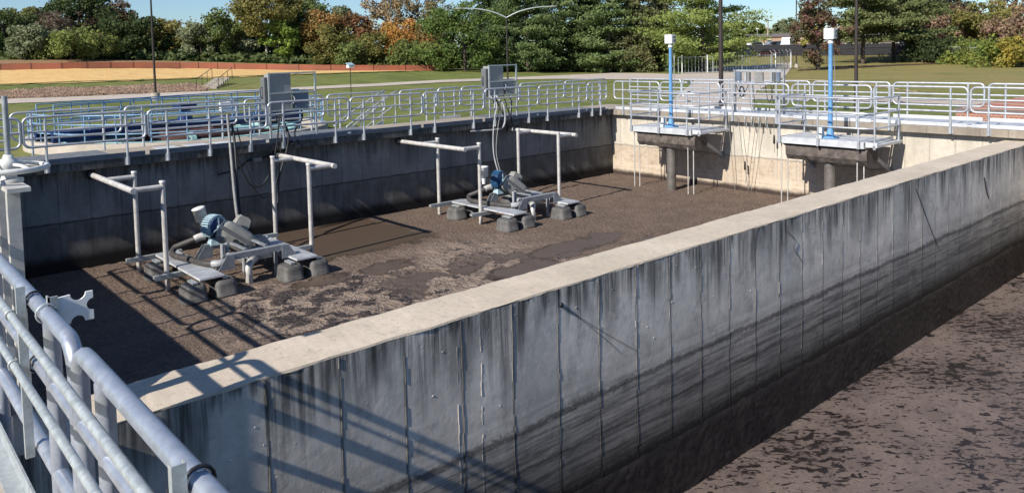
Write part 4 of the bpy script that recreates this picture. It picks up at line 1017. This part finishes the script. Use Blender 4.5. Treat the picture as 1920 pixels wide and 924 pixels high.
# gate and chain link fences
def mesh_fence(name, label, pts, h, cat, mat, barb=False, posts=3., pick=None, kind=None, rail=True):
    x0,y0 = pts[0]; t = thing(name, label, cat, (x0,y0,height(x0,y0)))
    zb = height(x0,y0)
    L = sum((Vector(b)-Vector(a)).length for a,b in zip(pts,pts[1:])); n = max(1,int(L/posts)); RS = resample(pts,n)
    loc = lambda p,z: (p.x-x0,p.y-y0,height(p.x,p.y)-zb+z)
    for p in RS:
        m = MB(); m.tube([loc(p,-.2),loc(p,h+.05)], .045, 7); 
        o = m.build('post', mat, t)
        if barb:
            m = MB(); m.tube([loc(p,h),Vector(loc(p,h+.35))+Vector((-.32,.1,0))], .03, 5); m.build('barb_arm', M['white'], o)
    if rail:
        m = MB()
        for z in ((h,.12) if pick else (h,)): m.tube([loc(p,z) for p in RS], .03, 6)
        m.build('rail', mat, t)
    m = MB()
    if pick:
        q = resample(pts, int(L/pick))
        for p in q: m.tube([loc(p,.12),loc(p,h)], .022, 5, False, False)
        m.build('picket', mat, t)
    elif kind == 'screen':
        q = resample(pts, n)
        for a,b in zip(q,q[1:]):
            m.v += [loc(a,.05),loc(b,.05),loc(b,h),loc(a,h)]; k = len(m.v); m.f.append((k-4,k-3,k-2,k-1)); m.sm.append(False)
        m.build('screen', M['screen'], t)
    else:
        q = resample(pts, int(L/.16)); w = .0045
        for i in range(len(q)):
            for s in (-1,1):
                j = i + s*int(h/.16)
                if 0 <= j < len(q):
                    a = Vector(loc(q[i],.03)); b = Vector(loc(q[j],h)); m.tube([a,b], w, 3, False, False)
        m.build('wire_mesh', mat, t)
    return t
M['screen'] = plain('dark_privacy_screen', (.022,.022,.026), .8, 0, .3, .3)
mesh_fence('sliding_gate', 'galvanized gate of upright bars across the drive', [(80.85,59.7),(83.1,57.4),(92.8,53.8)], 2.05, 'gate', M['galv'], False, 3.4, .42)
mesh_fence('chain_link_fence', 'chain link fence with angled barbed wire arms right of the gate', [(92.9,53.7),(100.8,55.3)], 2.3, 'fence', M['galv'], True, 1.6)
for (x,y,lb) in ((80.8,60.3,'tall white gate post at the left end of the gate'),(81.1,59.3,'second tall white gate post at the left end of the gate'),(83.2,57.0,'tall white gate post in the middle of the gate'),(92.95,53.2,'tall white gate post with a lock box at the right end of the gate'),(101.2,55.6,'white end post of the barbed wire fence')):
    t = thing('gate_post', lb, 'gate post', (x,y,height(x,y)), 0, 'white gate posts by the drive')
    m = MB(); m.tube([(0,0,-.2),(0,0,2.25)], .055, 8); m.build('post', M['white'], t); m = MB(); m.lathe([(0,2.33),(.065,2.29),(.07,2.23)], (0,0,0), 8); m.build('post_cap', M['galv'], t)
mesh_fence('screened_fence', 'dark screened fence along the far road', [(128.5,90.0),(130.44,82.33),(131.56,72.58),(135.,53.5),(138,44)], 2.0, 'fence', M['bronze'], False, 3.2, None, 'screen')
mesh_fence('chain_link_fence', 'thin chain link fence behind the lawn pines', [(108.,59.),(116.5,50.),(121.,44.5)], 2.2, 'fence', M['bronze'], False, 4.)
mesh_fence('chain_link_fence', 'chain link fence with white posts in front of the hedge', [(119.6,45.2),(118.6,41.2),(114.,36.2),(108.5,29.)], 2.25, 'fence', M['offwhite'], False, 5.6)
for x,y,lb in ((122.2,52.5,'left of two short yellow bollards behind the lawn pines'),(122.3,52.05,'right of two short yellow bollards behind the lawn pines')):
    t = thing('bollard', lb, 'bollard', (x,y,height(x,y)), 0, 'yellow bollards'); m = MB(); m.lathe([(0,1.15),(.1,1.1),(.13,1.0),(.13,-.1)], (0,0,0), 12); m.build('tube', M['yellow'], t)
    m = MB(); m.lathe([(.2,.03),(.2,-.1)], (0,0,0), 12); m.build('foot', M['ltconc'], t)

# distant vehicles
M['glass'] = plain('dark_car_glass', (.02,.025,.03), .12, 0, .1, 1)
M['carwhite'] = plain('white_car_paint', (.75,.76,.77), .3, .1, .03, 1)
M['carsilver'] = plain('silver_car_paint', (.35,.37,.40), .3, .5, .03, 1)
M['cardark'] = plain('dark_car_paint', (.03,.04,.06), .25, .2, .05, 1)
M['carred'] = plain('red_car_paint', (.035,.012,.012), .3, .1, .05, 1)
def car(loc, rot, prof, win, w, mat, label):
    t = thing('parked_car', label, 'car', (*loc,height(*loc)+.01), rot)
    m = MB(); n = len(prof)
    for s,k in ((-1,1),(-1,0),(1,0),(1,1)): pass
    for y,sx in ((-w/2+.08,.96),(-w/2,1.),(w/2,1.),(w/2-.08,.96)):
        for a,b in prof: m.v.append((a*sx, y if b < .95 else y*.86, b))
    for q in range(3):
        for i in range(n): m.f.append((q*n+i,q*n+(i+1)%n,(q+1)*n+(i+1)%n,(q+1)*n+i)); m.sm.append(False)
    m.f.append(tuple(range(n))); m.sm.append(False); m.f.append(tuple(range(3*n,4*n))[::-1]); m.sm.append(False)
    m.build('body', M[mat], t)
    for s in (-1,1):
        m = MB(); m.prism(win, s*(w/2*.99-.035), s*(w/2*.99+.015), 'y'); m.build('side_window', M['glass'], t)
    a,b = prof[0][0],prof[-1][0]
    for x in (min(p[0] for p in prof)*.6, max(p[0] for p in prof)*.62):
        for s in (-1,1):
            m = MB(); m.cyl((x,s*(w/2-.2),.33),(x,s*(w/2+.02),.33),.33,None,16); wh = m.build('wheel', M['black'], t)
            m = MB(); m.cyl((x,s*(w/2+.0),.33),(x,s*(w/2+.03),.33),.2,None,12); m.build('rim', M['carsilver'], wh)
    return t
van = [(-2.9,.35),(2.7,.35),(2.8,.9),(2.1,1.25),(1.35,2.25),(.9,2.55),(-2.9,2.55)]
suv = [(-2.2,.35),(2.2,.35),(2.25,.8),(1.3,.98),(.7,1.6),(-1.9,1.65),(-2.2,1.0)]
sed = [(-2.2,.32),(2.2,.32),(2.2,.72),(1.1,.86),(.45,1.38),(-1.0,1.38),(-1.7,.92),(-2.2,.88)]
car((161.9,89.9), R(200), van, [(1.9,1.3),(1.25,2.1),(.5,2.1),(.5,1.3)], 2.1, 'carwhite', 'white box van parked beyond the dark screened fence')
car((160.4,97.4), R(150), suv, [(1.0,1.0),(.6,1.5),(-1.6,1.52),(-1.9,1.05)], 1.9, 'carwhite', 'white sport utility car at the left beyond the dark screened fence')
car((163.5,94.6), R(160), suv, [(1.0,1.0),(.6,1.5),(-1.6,1.52),(-1.9,1.05)], 1.9, 'carsilver', 'silver car right behind the white one beyond the screened fence')
car((164.,92.4), R(190), sed, [(.9,.9),(.4,1.3),(-.9,1.3),(-1.4,.95)], 1.8, 'cardark', 'dark car between the silver car and the white van')
car((127.6,80.2), R(110), suv, [(1.0,1.0),(.6,1.5),(-1.6,1.52),(-1.9,1.05)], 1.9, 'cardark', 'dark car standing close in front of the screened fence')
car((128.6,75.), R(100), sed, [(.9,.9),(.4,1.3),(-.9,1.3),(-1.4,.95)], 1.8, 'carred', 'dark reddish car standing close in front of the screened fence')
# far buildings and utility pole
def brickmat(name, a, b, mortar, s):
    g = G(name); br = g.N.new('ShaderNodeTexBrick'); x,y,z = g.xyz(); g.put(br.inputs['Vector'], g.vec(g.ma('ADD',x,y),z,0.)); br.inputs['Scale'].default_value = s
    br.inputs['Color1'].default_value = (*a,1); br.inputs['Color2'].default_value = (*b,1); br.inputs['Mortar'].default_value = (*mortar,1); br.inputs['Mortar Size'].default_value = .022
    return g.done(br.outputs['Color'], .85, 0, .2)
M['brick'] = brickmat('red_brick', (.34,.13,.085), (.25,.10,.07), (.42,.36,.30), 3.2)
M['brickfar'] = plain('tan_brick', (.36,.23,.16), .85, 0, .15, .5)
M['roofgrey'] = plain('grey_roof', (.16,.13,.12), .85, 0, .15, .5)
def building(name, loc, rot, w, d, h, wall, roof, label, nwin, pitch=1.2):
    t = thing(name, label, 'building', (*loc,height(*loc)-.2), rot)
    m = MB(); m.box(-w/2,w/2,-d/2,d/2,0,h); m.build('wall', M[wall], t)
    m = MB(); m.prism([(-d/2-.4,h+.003),(d/2+.4,h+.003),(0,h+pitch)], -w/2-.3, w/2+.3, 'x'); m.build('roof', M[roof], t)
    for i in range(nwin):
        x = -w/2 + w*(i+.5)/nwin
        m = MB(); m.box(x-.65,x+.65,-d/2-.03,-d/2-.003,1.0,2.2); f = m.build('window', M['white'], t)
        m = MB(); m.box(x-.55,x+.55,-d/2-.05,-d/2-.031,1.1,2.1); m.build('pane', M['glass'], f)
    return t
building('low_building', (190,108.), R(-62), 16, 9, 2.9, 'brickfar', 'roofgrey', 'low tan brick building behind the parked cars', 4, .9)
building('office_building', (150,60), R(-70), 22, 10, 3.2, 'roofgrey', 'roofgrey', 'grey building glimpsed under the lawn pines', 5, .8)
building('plant_building', (118,116), R(-45), 13, 10, 7.2, 'white', 'teal', 'white building with a teal roof glimpsed through the pines', 4, 2.2)
t = thing('utility_pole', 'pale utility pole with a crossarm above the far cars', 'utility pole', (185.9,108.6,height(185.9,108.6)))
m = MB(); m.tube([(0,0,-.3),(0,0,7.4)],[.22,.15],10); m.build('pole', M['palebark'], t)
m = MB(); m.bar((-.5,1.0,7.0),(.5,-1.0,7.0),.12,.14); m.build('crossarm', M['bark'], t)
t = thing('street_lamp', 'slim street lamp beside the utility pole beyond the cars', 'street lamp', (171.5,103.,height(171.5,103.)))
m = MB(); m.tube([(0,0,-.2),(0,0,4.6)],.07,8); m.build('pole', M['galv'], t); m = MB(); m.ell((0,0,4.7),.4,.4,.16,12,6); m.build('lamp_head', M['white'], t)
# brick wall with a sloping cap on the right
t = thing('brick_wall', 'low red brick structure with a sloping brick top on the right lawn', 'brick structure', (31.2,8.6,-.9))
rotm = Matrix.Rotation(R(-4),3,'Z')
m = MB(); m.box(0,5.6,-4.5,2.0,-.1,.62); m.build('wall', M['brick'], t)
m = MB(); m.box(-.06,5.66,-4.56,2.06,.623,.72); m.build('coping', M['roofgrey'], t)
m = MB(); m.add([(.02,1.9,.723),(.02,-4.5,.723),(5.5,-4.5,.723),(5.5,1.9,.723),(2.6,-.2,1.25),(2.6,-4.5,1.42)], [(0,1,5,4),(3,4,5,2),(0,4,3)]); m.build('sloping_top', M['brick'], t)
# ------------------------------------------------------------------ trees
def leafmesh(name, P, Nn, size, mat, parent, rs, jit=.9, aspect=.7):
    """one small leaf-spray quad per point, roughly facing its normal"""
    n = len(P); A = rs.normal(size=(n,3))*jit + Nn; A /= np.linalg.norm(A,axis=1,keepdims=True)+1e-9
    Bv = rs.normal(size=(n,3)); U = np.cross(A,Bv); U /= np.linalg.norm(U,axis=1,keepdims=True)+1e-9
    V = np.cross(A,U); s = size*(.6+.8*rs.random((n,1)))
    q = np.stack([P-U*s, P-V*s*aspect+A*s*.15, P+U*s, P+V*s*aspect], 1).reshape(-1,3)
    me = bpy.data.meshes.new(name); me.vertices.add(4*n); me.vertices.foreach_set('co', q.astype(np.float32).ravel())
    me.loops.add(4*n); me.loops.foreach_set('vertex_index', np.arange(4*n,dtype=np.int32))
    me.polygons.add(n); me.polygons.foreach_set('loop_start', np.arange(0,4*n,4,dtype=np.int32)); me.polygons.foreach_set('loop_total', np.full(n,4,np.int32))
    me.materials.append(mat); me.update(calc_edges=True); me.validate()
    o = bpy.data.objects.new(name, me); COL.objects.link(o); o.parent = parent; return o
CONIF = ('spruce','brownspruce','pine','bigpine','pinetrunk')
LOWK = ('hedge','hedgeyellow','darkbush')
def tree(x, y, zb, h, w, kind, label, group, k):
    rs = np.random.default_rng(100+k); rr = random.Random(500+k)
    t = thing('shrub' if (kind in LOWK or h < 4.6) else ('conifer' if kind in CONIF else 'tree'), label, 'shrub' if (kind in LOWK or h < 4.6) else 'tree', (x,y,zb), 0, group)
    d = math.hypot(x,y); ls = max(.11, .0015*d)
    mat = LEAF.get({'sycamore':'olive','dead':'maroon'}.get(kind,kind)); bark = M['palebark'] if kind in ('sycamore','dead') else M['bark']
    P = []; Nn = []
    m = MB()
    if kind in CONIF:
        lean = rr.uniform(-.02,.02)
        m.tube([(0,0,-.2),(lean*h*.5,0,h*.5),(lean*h,0,h*.97)], [h*.017+.07,h*.012+.04,.03], 8)
        z0 = {'pinetrunk':.25,'bigpine':.06}.get(kind,.03)*h
        step = .50 if kind in ('spruce','brownspruce') else .80
        z = z0
        while z < h*.985:
            f = (z-z0)/(h-z0)
            if kind in ('pine','bigpine','pinetrunk'):
                prof = (1-f)**.75*(.55+.45*min(1,f*5)); nb = 6
            else: prof = (1-f)**.9*(.75+.25*min(1,f*6)); nb = 8
            for b in range(nb):
                az = rr.uniform(0,2*math.pi); L = w*.56*prof*rr.uniform(.55,1.18)
                if L < .25: L = .25
                up = .18 if kind in ('pine','bigpine','pinetrunk') else -.32
                dz = rr.uniform(-.25,.25)
                ca,sa = math.cos(az),math.sin(az)
                if L > 1.2 and b < 4: m.tube([(lean*z,0,z+dz),(ca*L*.5+lean*z,sa*L*.5,z+dz+up*L*.3),(ca*L*.9+lean*z,sa*L*.9,z+dz+up*L*.5)], [.05,.035,.015], 4)
                nc = max(2,int(L/.48))
                for c in range(nc):
                    q = (c+.7)/nc
                    if q < .22: continue
                    cx,cy,cz = ca*L*q, sa*L*q, z+dz+up*L*q*(.6 if up>0 else q)
                    n = int((34 if up>0 else 24)*(.8+.5*q))
                    sp = np.array([.46,.46,.16]) if up > 0 else np.array([.30,.30,.34])
                    pp = rs.normal(size=(n,3))*sp*(.8+.25*w/8); pp[:,2] = -np.abs(pp[:,2])*.6+pp[:,2]*.4 if up < 0 else pp[:,2]
                    P.append(pp+np.array([cx+lean*z,cy,cz])); Nn.append(np.tile([ca*.4,sa*.4,.8 if up>0 else .3],(n,1)))
            z += step*rr.uniform(.75,1.2)
        m.build('trunk', bark, t)
        leafmesh('crown', np.concatenate(P), np.concatenate(Nn), ls*1.0, mat, t, rs, .8, .6); return t
    sparse = kind in ('bare','bareolive','dead','maroon'); syc = kind == 'sycamore'
    low = kind in LOWK or h < 5
    cz0 = .42 if syc else (.02 if low else .12)
    # trunk and limbs
    lean = rr.uniform(-.05,.05); th = h*(.55 if not low else .3); r0 = .05+.02*h
    if kind == 'lime': lean = -.18
    m.tube([(0,0,-.2),(lean*th*.5,rr.uniform(-.1,.1),th*.5),(lean*th,0,th),(lean*h,.1,h*.9)], [r0,r0*.8,r0*.6,.02], 8)
    limbs = []
    for b in range(18 if sparse else 9):
        f = rr.uniform(.35,.95) if not low else rr.uniform(.1,.8); z = h*.8*f; az = rr.uniform(0,6.28); L = w*.5*rr.uniform(.5,1.)*(1.1-.55*f)
        e = Vector((math.cos(az)*L+lean*z, math.sin(az)*L, z+L*rr.uniform(.4,1.1))); e.z = min(e.z, h*.98)
        mid = Vector((math.cos(az)*L*.45+lean*z, math.sin(az)*L*.45, z+(e.z-z)*.35))
        m.tube([(lean*z,0,z),mid,e], [r0*.42,r0*.26,.015], 5); limbs.append((mid,e))
        if sparse:
            for _ in range(3):
                s0 = mid.lerp(e, rr.uniform(.2,.8)); m.tube([s0, s0+Vector((rr.uniform(-.8,.8),rr.uniform(-.8,.8),rr.uniform(.2,1.2)))], [r0*.16,.012], 4)
    m.build('trunk', bark, t)
    # crown: many uneven clumps through an irregular volume
    nb = int(14 + w*h*(.42 if not sparse else .28)); nb = min(nb, 66)
    ph = [rr.uniform(0,6.28) for _ in range(4)]
    for b in range(nb):
        u = rs.normal(size=3); u /= np.linalg.norm(u); q = (.35+.75*rr.random()**.5)
        zf = .5+.5*u[2]*q
        zc = h*(cz0+(1-cz0)*zf*.93)
        az = math.atan2(u[1],u[0]); prof = (math.sin(math.pi*min(.97,max(.06,(zf*.86+.10))))**.6) if not low else math.sqrt(max(.15,1-zf*.75))
        lump = 1+.16*math.sin(2*az+ph[0])+.14*math.sin(3*az+ph[1]+zf*4)+.12*math.sin(zf*9+ph[2])
        rad = w*.47*q*prof*lump
        c = np.array([math.cos(az)*rad+lean*zc, math.sin(az)*rad, zc])
        br = min(1.6,(.05+.14*rr.random()**1.5)*w+.2) * (1 if not sparse else .8)
        n = int((150 if not sparse else 60)*min(1.6,max(.5,br*br*1.1)))
        pp = rs.normal(size=(n,3)); rn = np.linalg.norm(pp,axis=1,keepdims=True); dirs = pp/rn
        pp = dirs*br*(rs.random((n,1))**.42)*np.array([1.05,1.05,.78])
        P.append(pp+c); Nn.append(dirs*.7+np.array([0,0,.45]))
    for mid,e in limbs:
        n = 40 if not sparse else 30
        P.append(np.array(e)+rs.normal(size=(n,3))*.38); Nn.append(np.tile([0,0,.6],(n,1)))
    leafmesh('crown', np.concatenate(P), np.concatenate(Nn), ls, mat, t, rs); return t
TREES = [

  (19.6, 132.6, 2.75, 6.8, 7.3, 'dark', 'dark green tree at the left end of the tree line'),
  (22.5, 138.2, 2.86, 7.7, 6.5, 'olive', 'olive tree rising behind the grey willow at the left'),
  (21.4, 124.2, 2.62, 5.0, 4.8, 'willow', 'grey green willow standing in front of the left tree line'),
  (25.8, 133.5, 2.79, 7.1, 5.6, 'maroon', 'thin purplish tree left of the tallest dark tree'),
  (24.9, 125.5, 2.65, 7.1, 4.5, 'dead', 'dead tree with pale bare limbs in front of the dark trees'),
  (31.1, 138.6, 2.82, 10.5, 11.9, 'dark', 'largest dark green tree over the left field'),
  (25.7, 121.3, 2.5, 4.2, 6.2, 'light', 'rounded light green shrub tree in front of the biggest dark tree'),
  (29.7, 121.4, 2.42, 3.9, 4.7, 'light', 'low light green tree just right of the rounded shrub tree'),
  (34.8, 135.6, 2.6, 9.1, 6.8, 'maroondark', 'dark tree with a maroon tinged crown beside the largest tree'),
  (35.4, 127.2, 2.35, 6.9, 7.3, 'dark', 'broad dark green tree in line with the lamp pole base'),
  (39.0, 128.2, 2.24, 6.6, 4.3, 'olive', 'narrow olive tree right behind the lamp pole'),
  (43.6, 135.1, 2.25, 6.6, 5.0, 'maroon', 'low maroon tree between olive trees right of the lamp pole'),
  (42.9, 127.0, 2.06, 6.5, 4.7, 'olive', 'olive yellow tree between the maroon tree and the grey green one'),
  (44.0, 122.3, 1.89, 6.1, 4.6, 'willow', 'grey green tree left of the pointed green tree'),
  (46.2, 121.5, 1.79, 7.9, 5.2, 'green', 'pointed green tree left of the tall pale trunked tree'),
  (49.2, 122.5, 1.7, 6.3, 4.8, 'willow', 'small grey green tree between the pointed tree and the pale trunk'),
  (52.4, 125.5, 1.67, 5.8, 4.2, 'dark', 'dark low tree behind the pale trunked tree'),
  (52.1, 116.9, 1.43, 11.7, 8.7, 'sycamore', 'tall tree with a pale bare lower trunk'),
  (53.6, 114.0, 1.29, 7.2, 4.0, 'lime', 'small bright green tree leaning beside the pale trunk'),
  (60.6, 126.2, 1.4, 8.9, 5.7, 'dark', 'dark tree behind the bright green small tree'),
  (61.4, 121.3, 1.23, 11.3, 7.9, 'green', 'tall leafy green tree right of the pale trunked tree'),
  (60.0, 113.1, 1.03, 8.6, 5.6, 'rust', 'rust and orange tree in the middle of the tree line'),
  (67.6, 120.3, 0.98, 10.6, 4.3, 'willow', 'slim pale green tree between rust coloured trees'),
  (58.4, 107.1, 0.79, 6.2, 5.1, 'olive', 'olive bushy tree under the rust orange tree'),
  (65.4, 112.4, 0.82, 8.0, 6.1, 'maroonrust', 'reddish brown tree below the gap of open sky'),
  (63.6, 104.1, 0.53, 5.5, 4.9, 'olive', 'olive tree below the gap of open sky'),
  (71.5, 113.3, 0.64, 13.3, 7.6, 'bare', 'tall half bare tree with thin orange leaves'),
  (68.3, 103.5, 0.42, 7.5, 6.2, 'orange', 'orange autumn tree in front of the half bare tree'),
  (77.3, 111.9, 0.41, 14.0, 7.8, 'bare', 'tall half bare tree left of the dense round tree'),
  (69.3, 98.0, 0.11, 6.2, 5.2, 'rust', 'rusty brown tree beside the end of the orange fence'),
  (76.8, 104.9, 0.21, 12.1, 5.9, 'bareolive', 'half bare olive tree just left of the dense round tree'),
  (58.5, 102.5, 0.49, 3.6, 4.1, 'green', 'low green bush beneath the reddish brown tree'),
  (61.3, 102.0, 0.43, 3.3, 3.9, 'olive', 'low olive bush below the open sky gap'),
  (63.3, 94.8, 0.01, 4.3, 4.3, 'green', 'low green bush beneath the orange autumn tree'),
  (65.1, 91.1, -0.18, 4.3, 4.6, 'light', 'light green bush at the right end of the orange fence'),
  (67.8, 86.6, -0.4, 9.7, 8.7, 'dense', 'dense round dark green tree at the corner of the lawn'),
  (79.5, 95.2, -0.21, 17.6, 7.6, 'spruce', 'dark spruce behind the dense round tree'),
  (76.4, 87.3, -0.48, 16.0, 6.4, 'spruce', 'dark drooping spruce behind the double arm lamp pole'),
  (74.6, 80.9, -0.68, 16.9, 8.3, 'pine', 'broad pine just right of the double arm lamp pole'),
  (80.8, 80.4, -0.8, 16.7, 8.4, 'pine', 'pine with gaps showing the building behind'),
  (86.3, 80.5, -0.91, 17.9, 7.4, 'spruce', 'tall spruce left of the brownish spruces'),
  (82.5, 72.7, -1.0, 16.2, 7.3, 'pine', 'pine between two spruces behind the drive'),
  (86.7, 71.0, -1.0, 17.0, 7.3, 'brownspruce', 'brownish drooping spruce behind the first blue pole'),
  (91.8, 71.0, -0.9, 15.7, 6.6, 'brownspruce', 'brownish spruce between the first blue pole and the big pine'),
  (87.1, 60.4, -1.0, 15.9, 11.9, 'bigpine', 'big bright green pine above the gate'),
  (213.0, 130.9, 2.14, 7.4, 8.2, 'green', 'far green tree left of the utility pole'),
  (258.1, 152.9, 2.2, 6.5, 8.6, 'rust', 'far brown tree behind the utility pole'),
  (277.5, 159.3, 2.2, 6.2, 9.1, 'green', 'far green tree right of the utility pole'),
  (227.3, 126.3, 2.2, 8.3, 7.7, 'willow', 'far pale tree above the white van'),
  (132.9, 69.4, 0.4, 9.5, 3.6, 'yellowolive', 'olive yellow tree left of the maroon crowned tree'),
  (96.2, 49.1, -1.0, 10.8, 4.5, 'maroondark', 'maroon and dark green tree with a short trunk by the gate'),
  (113.1, 50.9, -0.67, 14.0, 8.7, 'pinetrunk', 'pine with a visible trunk behind the second blue pole'),
  (120.2, 49.5, -0.42, 13.2, 12.0, 'pinetrunk', 'wide pine with a thick trunk and low boughs on the lawn edge'),
  (156.3, 66.9, 1.08, 10.5, 8.4, 'orange', 'orange tree behind the wide pine'),
  (140.7, 52.1, 0.4, 12.2, 7.3, 'maroondark', 'tall dark maroon tree behind the wide pine'),
  (120.3, 43.8, -0.5, 3.3, 7.4, 'darkbush', 'dark shaded bush at the right of the wide pine'),
  (134.2, 46.3, -0.01, 8.0, 7.1, 'pinkbrown', 'pinkish brown shrubby tree left of the olive thicket'),
  (133.7, 41.5, -0.45, 9.4, 6.9, 'olive', 'olive tree behind the white fence post'),
  (126.9, 36.4, -0.83, 7.3, 6.1, 'pinkbrown', 'pinkish brown tree above the hedge at the right edge'),
  (144.5, 40.3, -0.76, 14.8, 5.7, 'bare', 'tall bare maroon limbed tree at the right edge'),
  (117.8, 38.8, -0.74, 2.8, 5.9, 'hedge', 'green and yellow hedge bush behind the white fence posts'),
  (111.1, 33.5, -0.96, 3.2, 5.7, 'hedge', 'green hedge bush at the lawn edge on the right'),
  (108.0, 29.5, -1.0, 4.0, 4.9, 'hedgeyellow', 'yellow and orange hedge bush at the right edge'),
]
for k,(x,y,zb,h,w,kind,lb) in enumerate(TREES):
    grp = 'trees beyond the lawn on the right' if math.degrees(math.atan2(y,x)) < 29 else ('pines and spruces behind the drive' if kind in CONIF else 'trees along the field edge')
    tree(x,y,zb,h,w*(1.3 if kind not in CONIF else 1.5),kind,lb,grp,k)
# far wood that reads as one mass behind the tree line
def wood(name, pts, hh, n, matn, seed):
    rs = np.random.default_rng(seed); RS = resample(pts, 60); P = []
    i = rs.integers(0,61,n); base = np.array([[RS[k].x,RS[k].y,height(RS[k].x,RS[k].y)] for k in range(61)])
    top = hh*(.55+.45*np.array([noise.noise((k*.35,seed,0)) for k in range(61)])+.25)
    p = base[i]+rs.normal(size=(n,3))*np.array([1.6,1.6,.3]); p[:,2] += top[i]*rs.random(n)**.8
    return tag(leafmesh(name, p, np.tile([-.3,-.4,.6],(n,1)), .42, LEAF[matn], None, rs), kind='stuff')
wood('undergrowth', [(10,136),(30,134),(48,128),(60,121),(72,112),(80,104),(84,98)], 3.4, 9000, 'dark', 3)
wood('undergrowth', [(20,130.),(32,126.6),(44,121.),(54,114),(63,105),(69,96)], 1.2, 4200, 'dark', 4)
wood('undergrowth', [(75,99),(84,86),(89,76),(91,66)], 1.9, 4200, 'spruce', 5)
wood('undergrowth', [(150,74),(160,62),(160,50),(150,38),(140,30)], 6.5, 7000, 'pinkbrown', 6)
wood('far_woods', [(150,150),(230,160),(300,190),(330,160),(330,130),(260,100)], 9., 9000, 'green', 8)
# dry weeds on the bank
rs = np.random.default_rng(9); n = 24000
A = resample([(10.82,76.9),(16.46,75.4),(22.31,74.4),(25.02,74.0),(26.46,73.3)],100); B = resample([(11.91,84.),(18.32,83.3),(24.86,82.4),(27.46,80.8),(28.3,77.4)],100)
P = []
for k in range(n):
    i = rs.integers(0,101); p = A[i].lerp(B[i], rs.random()**1.3); c = .10+.32*max(0,noise.noise((p.x*.35,p.y*.5,0))+.35)
    P.append((p.x+rs.normal()*.2,p.y+rs.normal()*.2,height(p.x,p.y)+c*rs.random()))
tag(leafmesh('dry_weeds', np.array(P), np.tile([-.2,-.6,.3],(n,1)), .085, LEAF['weed'], None, rs, .9, .35), kind='stuff')

# ------------------------------------------------------------------ light, sky, camera
ELEV, AZ = 36.2, 6.0
d = Vector((math.cos(R(ELEV))*math.cos(R(AZ)), math.cos(R(ELEV))*math.sin(R(AZ)), -math.sin(R(ELEV))))
sun = bpy.data.lights.new('sun', 'SUN'); sun.energy = 5.0; sun.angle = R(.53); sun.color = (1.,.945,.86)
so = bpy.data.objects.new('sun', sun); COL.objects.link(so); so.rotation_euler = d.to_track_quat('-Z','Y').to_euler(); so.location = (-20,0,30)
w = bpy.data.worlds.new('World'); scene.world = w; w.use_nodes = True
nt = w.node_tree; bg = nt.nodes['Background']; sk = nt.nodes.new('ShaderNodeTexSky'); sk.sky_type = 'NISHITA'; sk.sun_disc = False
sk.sun_elevation = R(ELEV); sk.sun_rotation = math.atan2(-d.x, -d.y); sk.air_density = 1.0; sk.dust_density = .3; sk.ozone_density = 2.5; sk.altitude = 200
mxs = nt.nodes.new('ShaderNodeMix'); mxs.data_type = 'RGBA'; mxs.blend_type = 'MULTIPLY'; mxs.inputs[0].default_value = 1.; mxs.inputs[7].default_value = (.74,.90,1.10,1)
nt.links.new(sk.outputs[0], mxs.inputs[6]); nt.links.new(mxs.outputs[2], bg.inputs[0]); bg.inputs[1].default_value = .084
cam = bpy.data.cameras.new('camera'); co = bpy.data.objects.new('camera', cam); COL.objects.link(co); scene.camera = co
yaw,pit,rol = R(48.57005983),R(3.5837461),R(-1.28131387)
f = Vector((math.cos(yaw)*math.cos(pit), math.sin(yaw)*math.cos(pit), -math.sin(pit)))
r_ = Vector((math.sin(yaw),-math.cos(yaw),0)); u_ = r_.cross(f); c_,s_ = math.cos(rol),math.sin(rol)
r2 = r_*c_+u_*s_; u2 = -r_*s_+u_*c_
co.matrix_world = Matrix(((r2.x,u2.x,-f.x,0),(r2.y,u2.y,-f.y,0),(r2.z,u2.z,-f.z,2.25),(0,0,0,1)))
cam.sensor_fit = 'HORIZONTAL'; cam.sensor_width = 36; cam.lens = 36*1456.6525/1920; cam.shift_x = 0; cam.shift_y = -(462-189.8456)/1920
cam.clip_start = .05; cam.clip_end = 3000
scene.view_settings.view_transform = 'Standard'; scene.view_settings.look = 'None'; scene.view_settings.gamma = 1.0
scene.view_settings.use_curve_mapping = False; scene.view_settings.exposure = .45
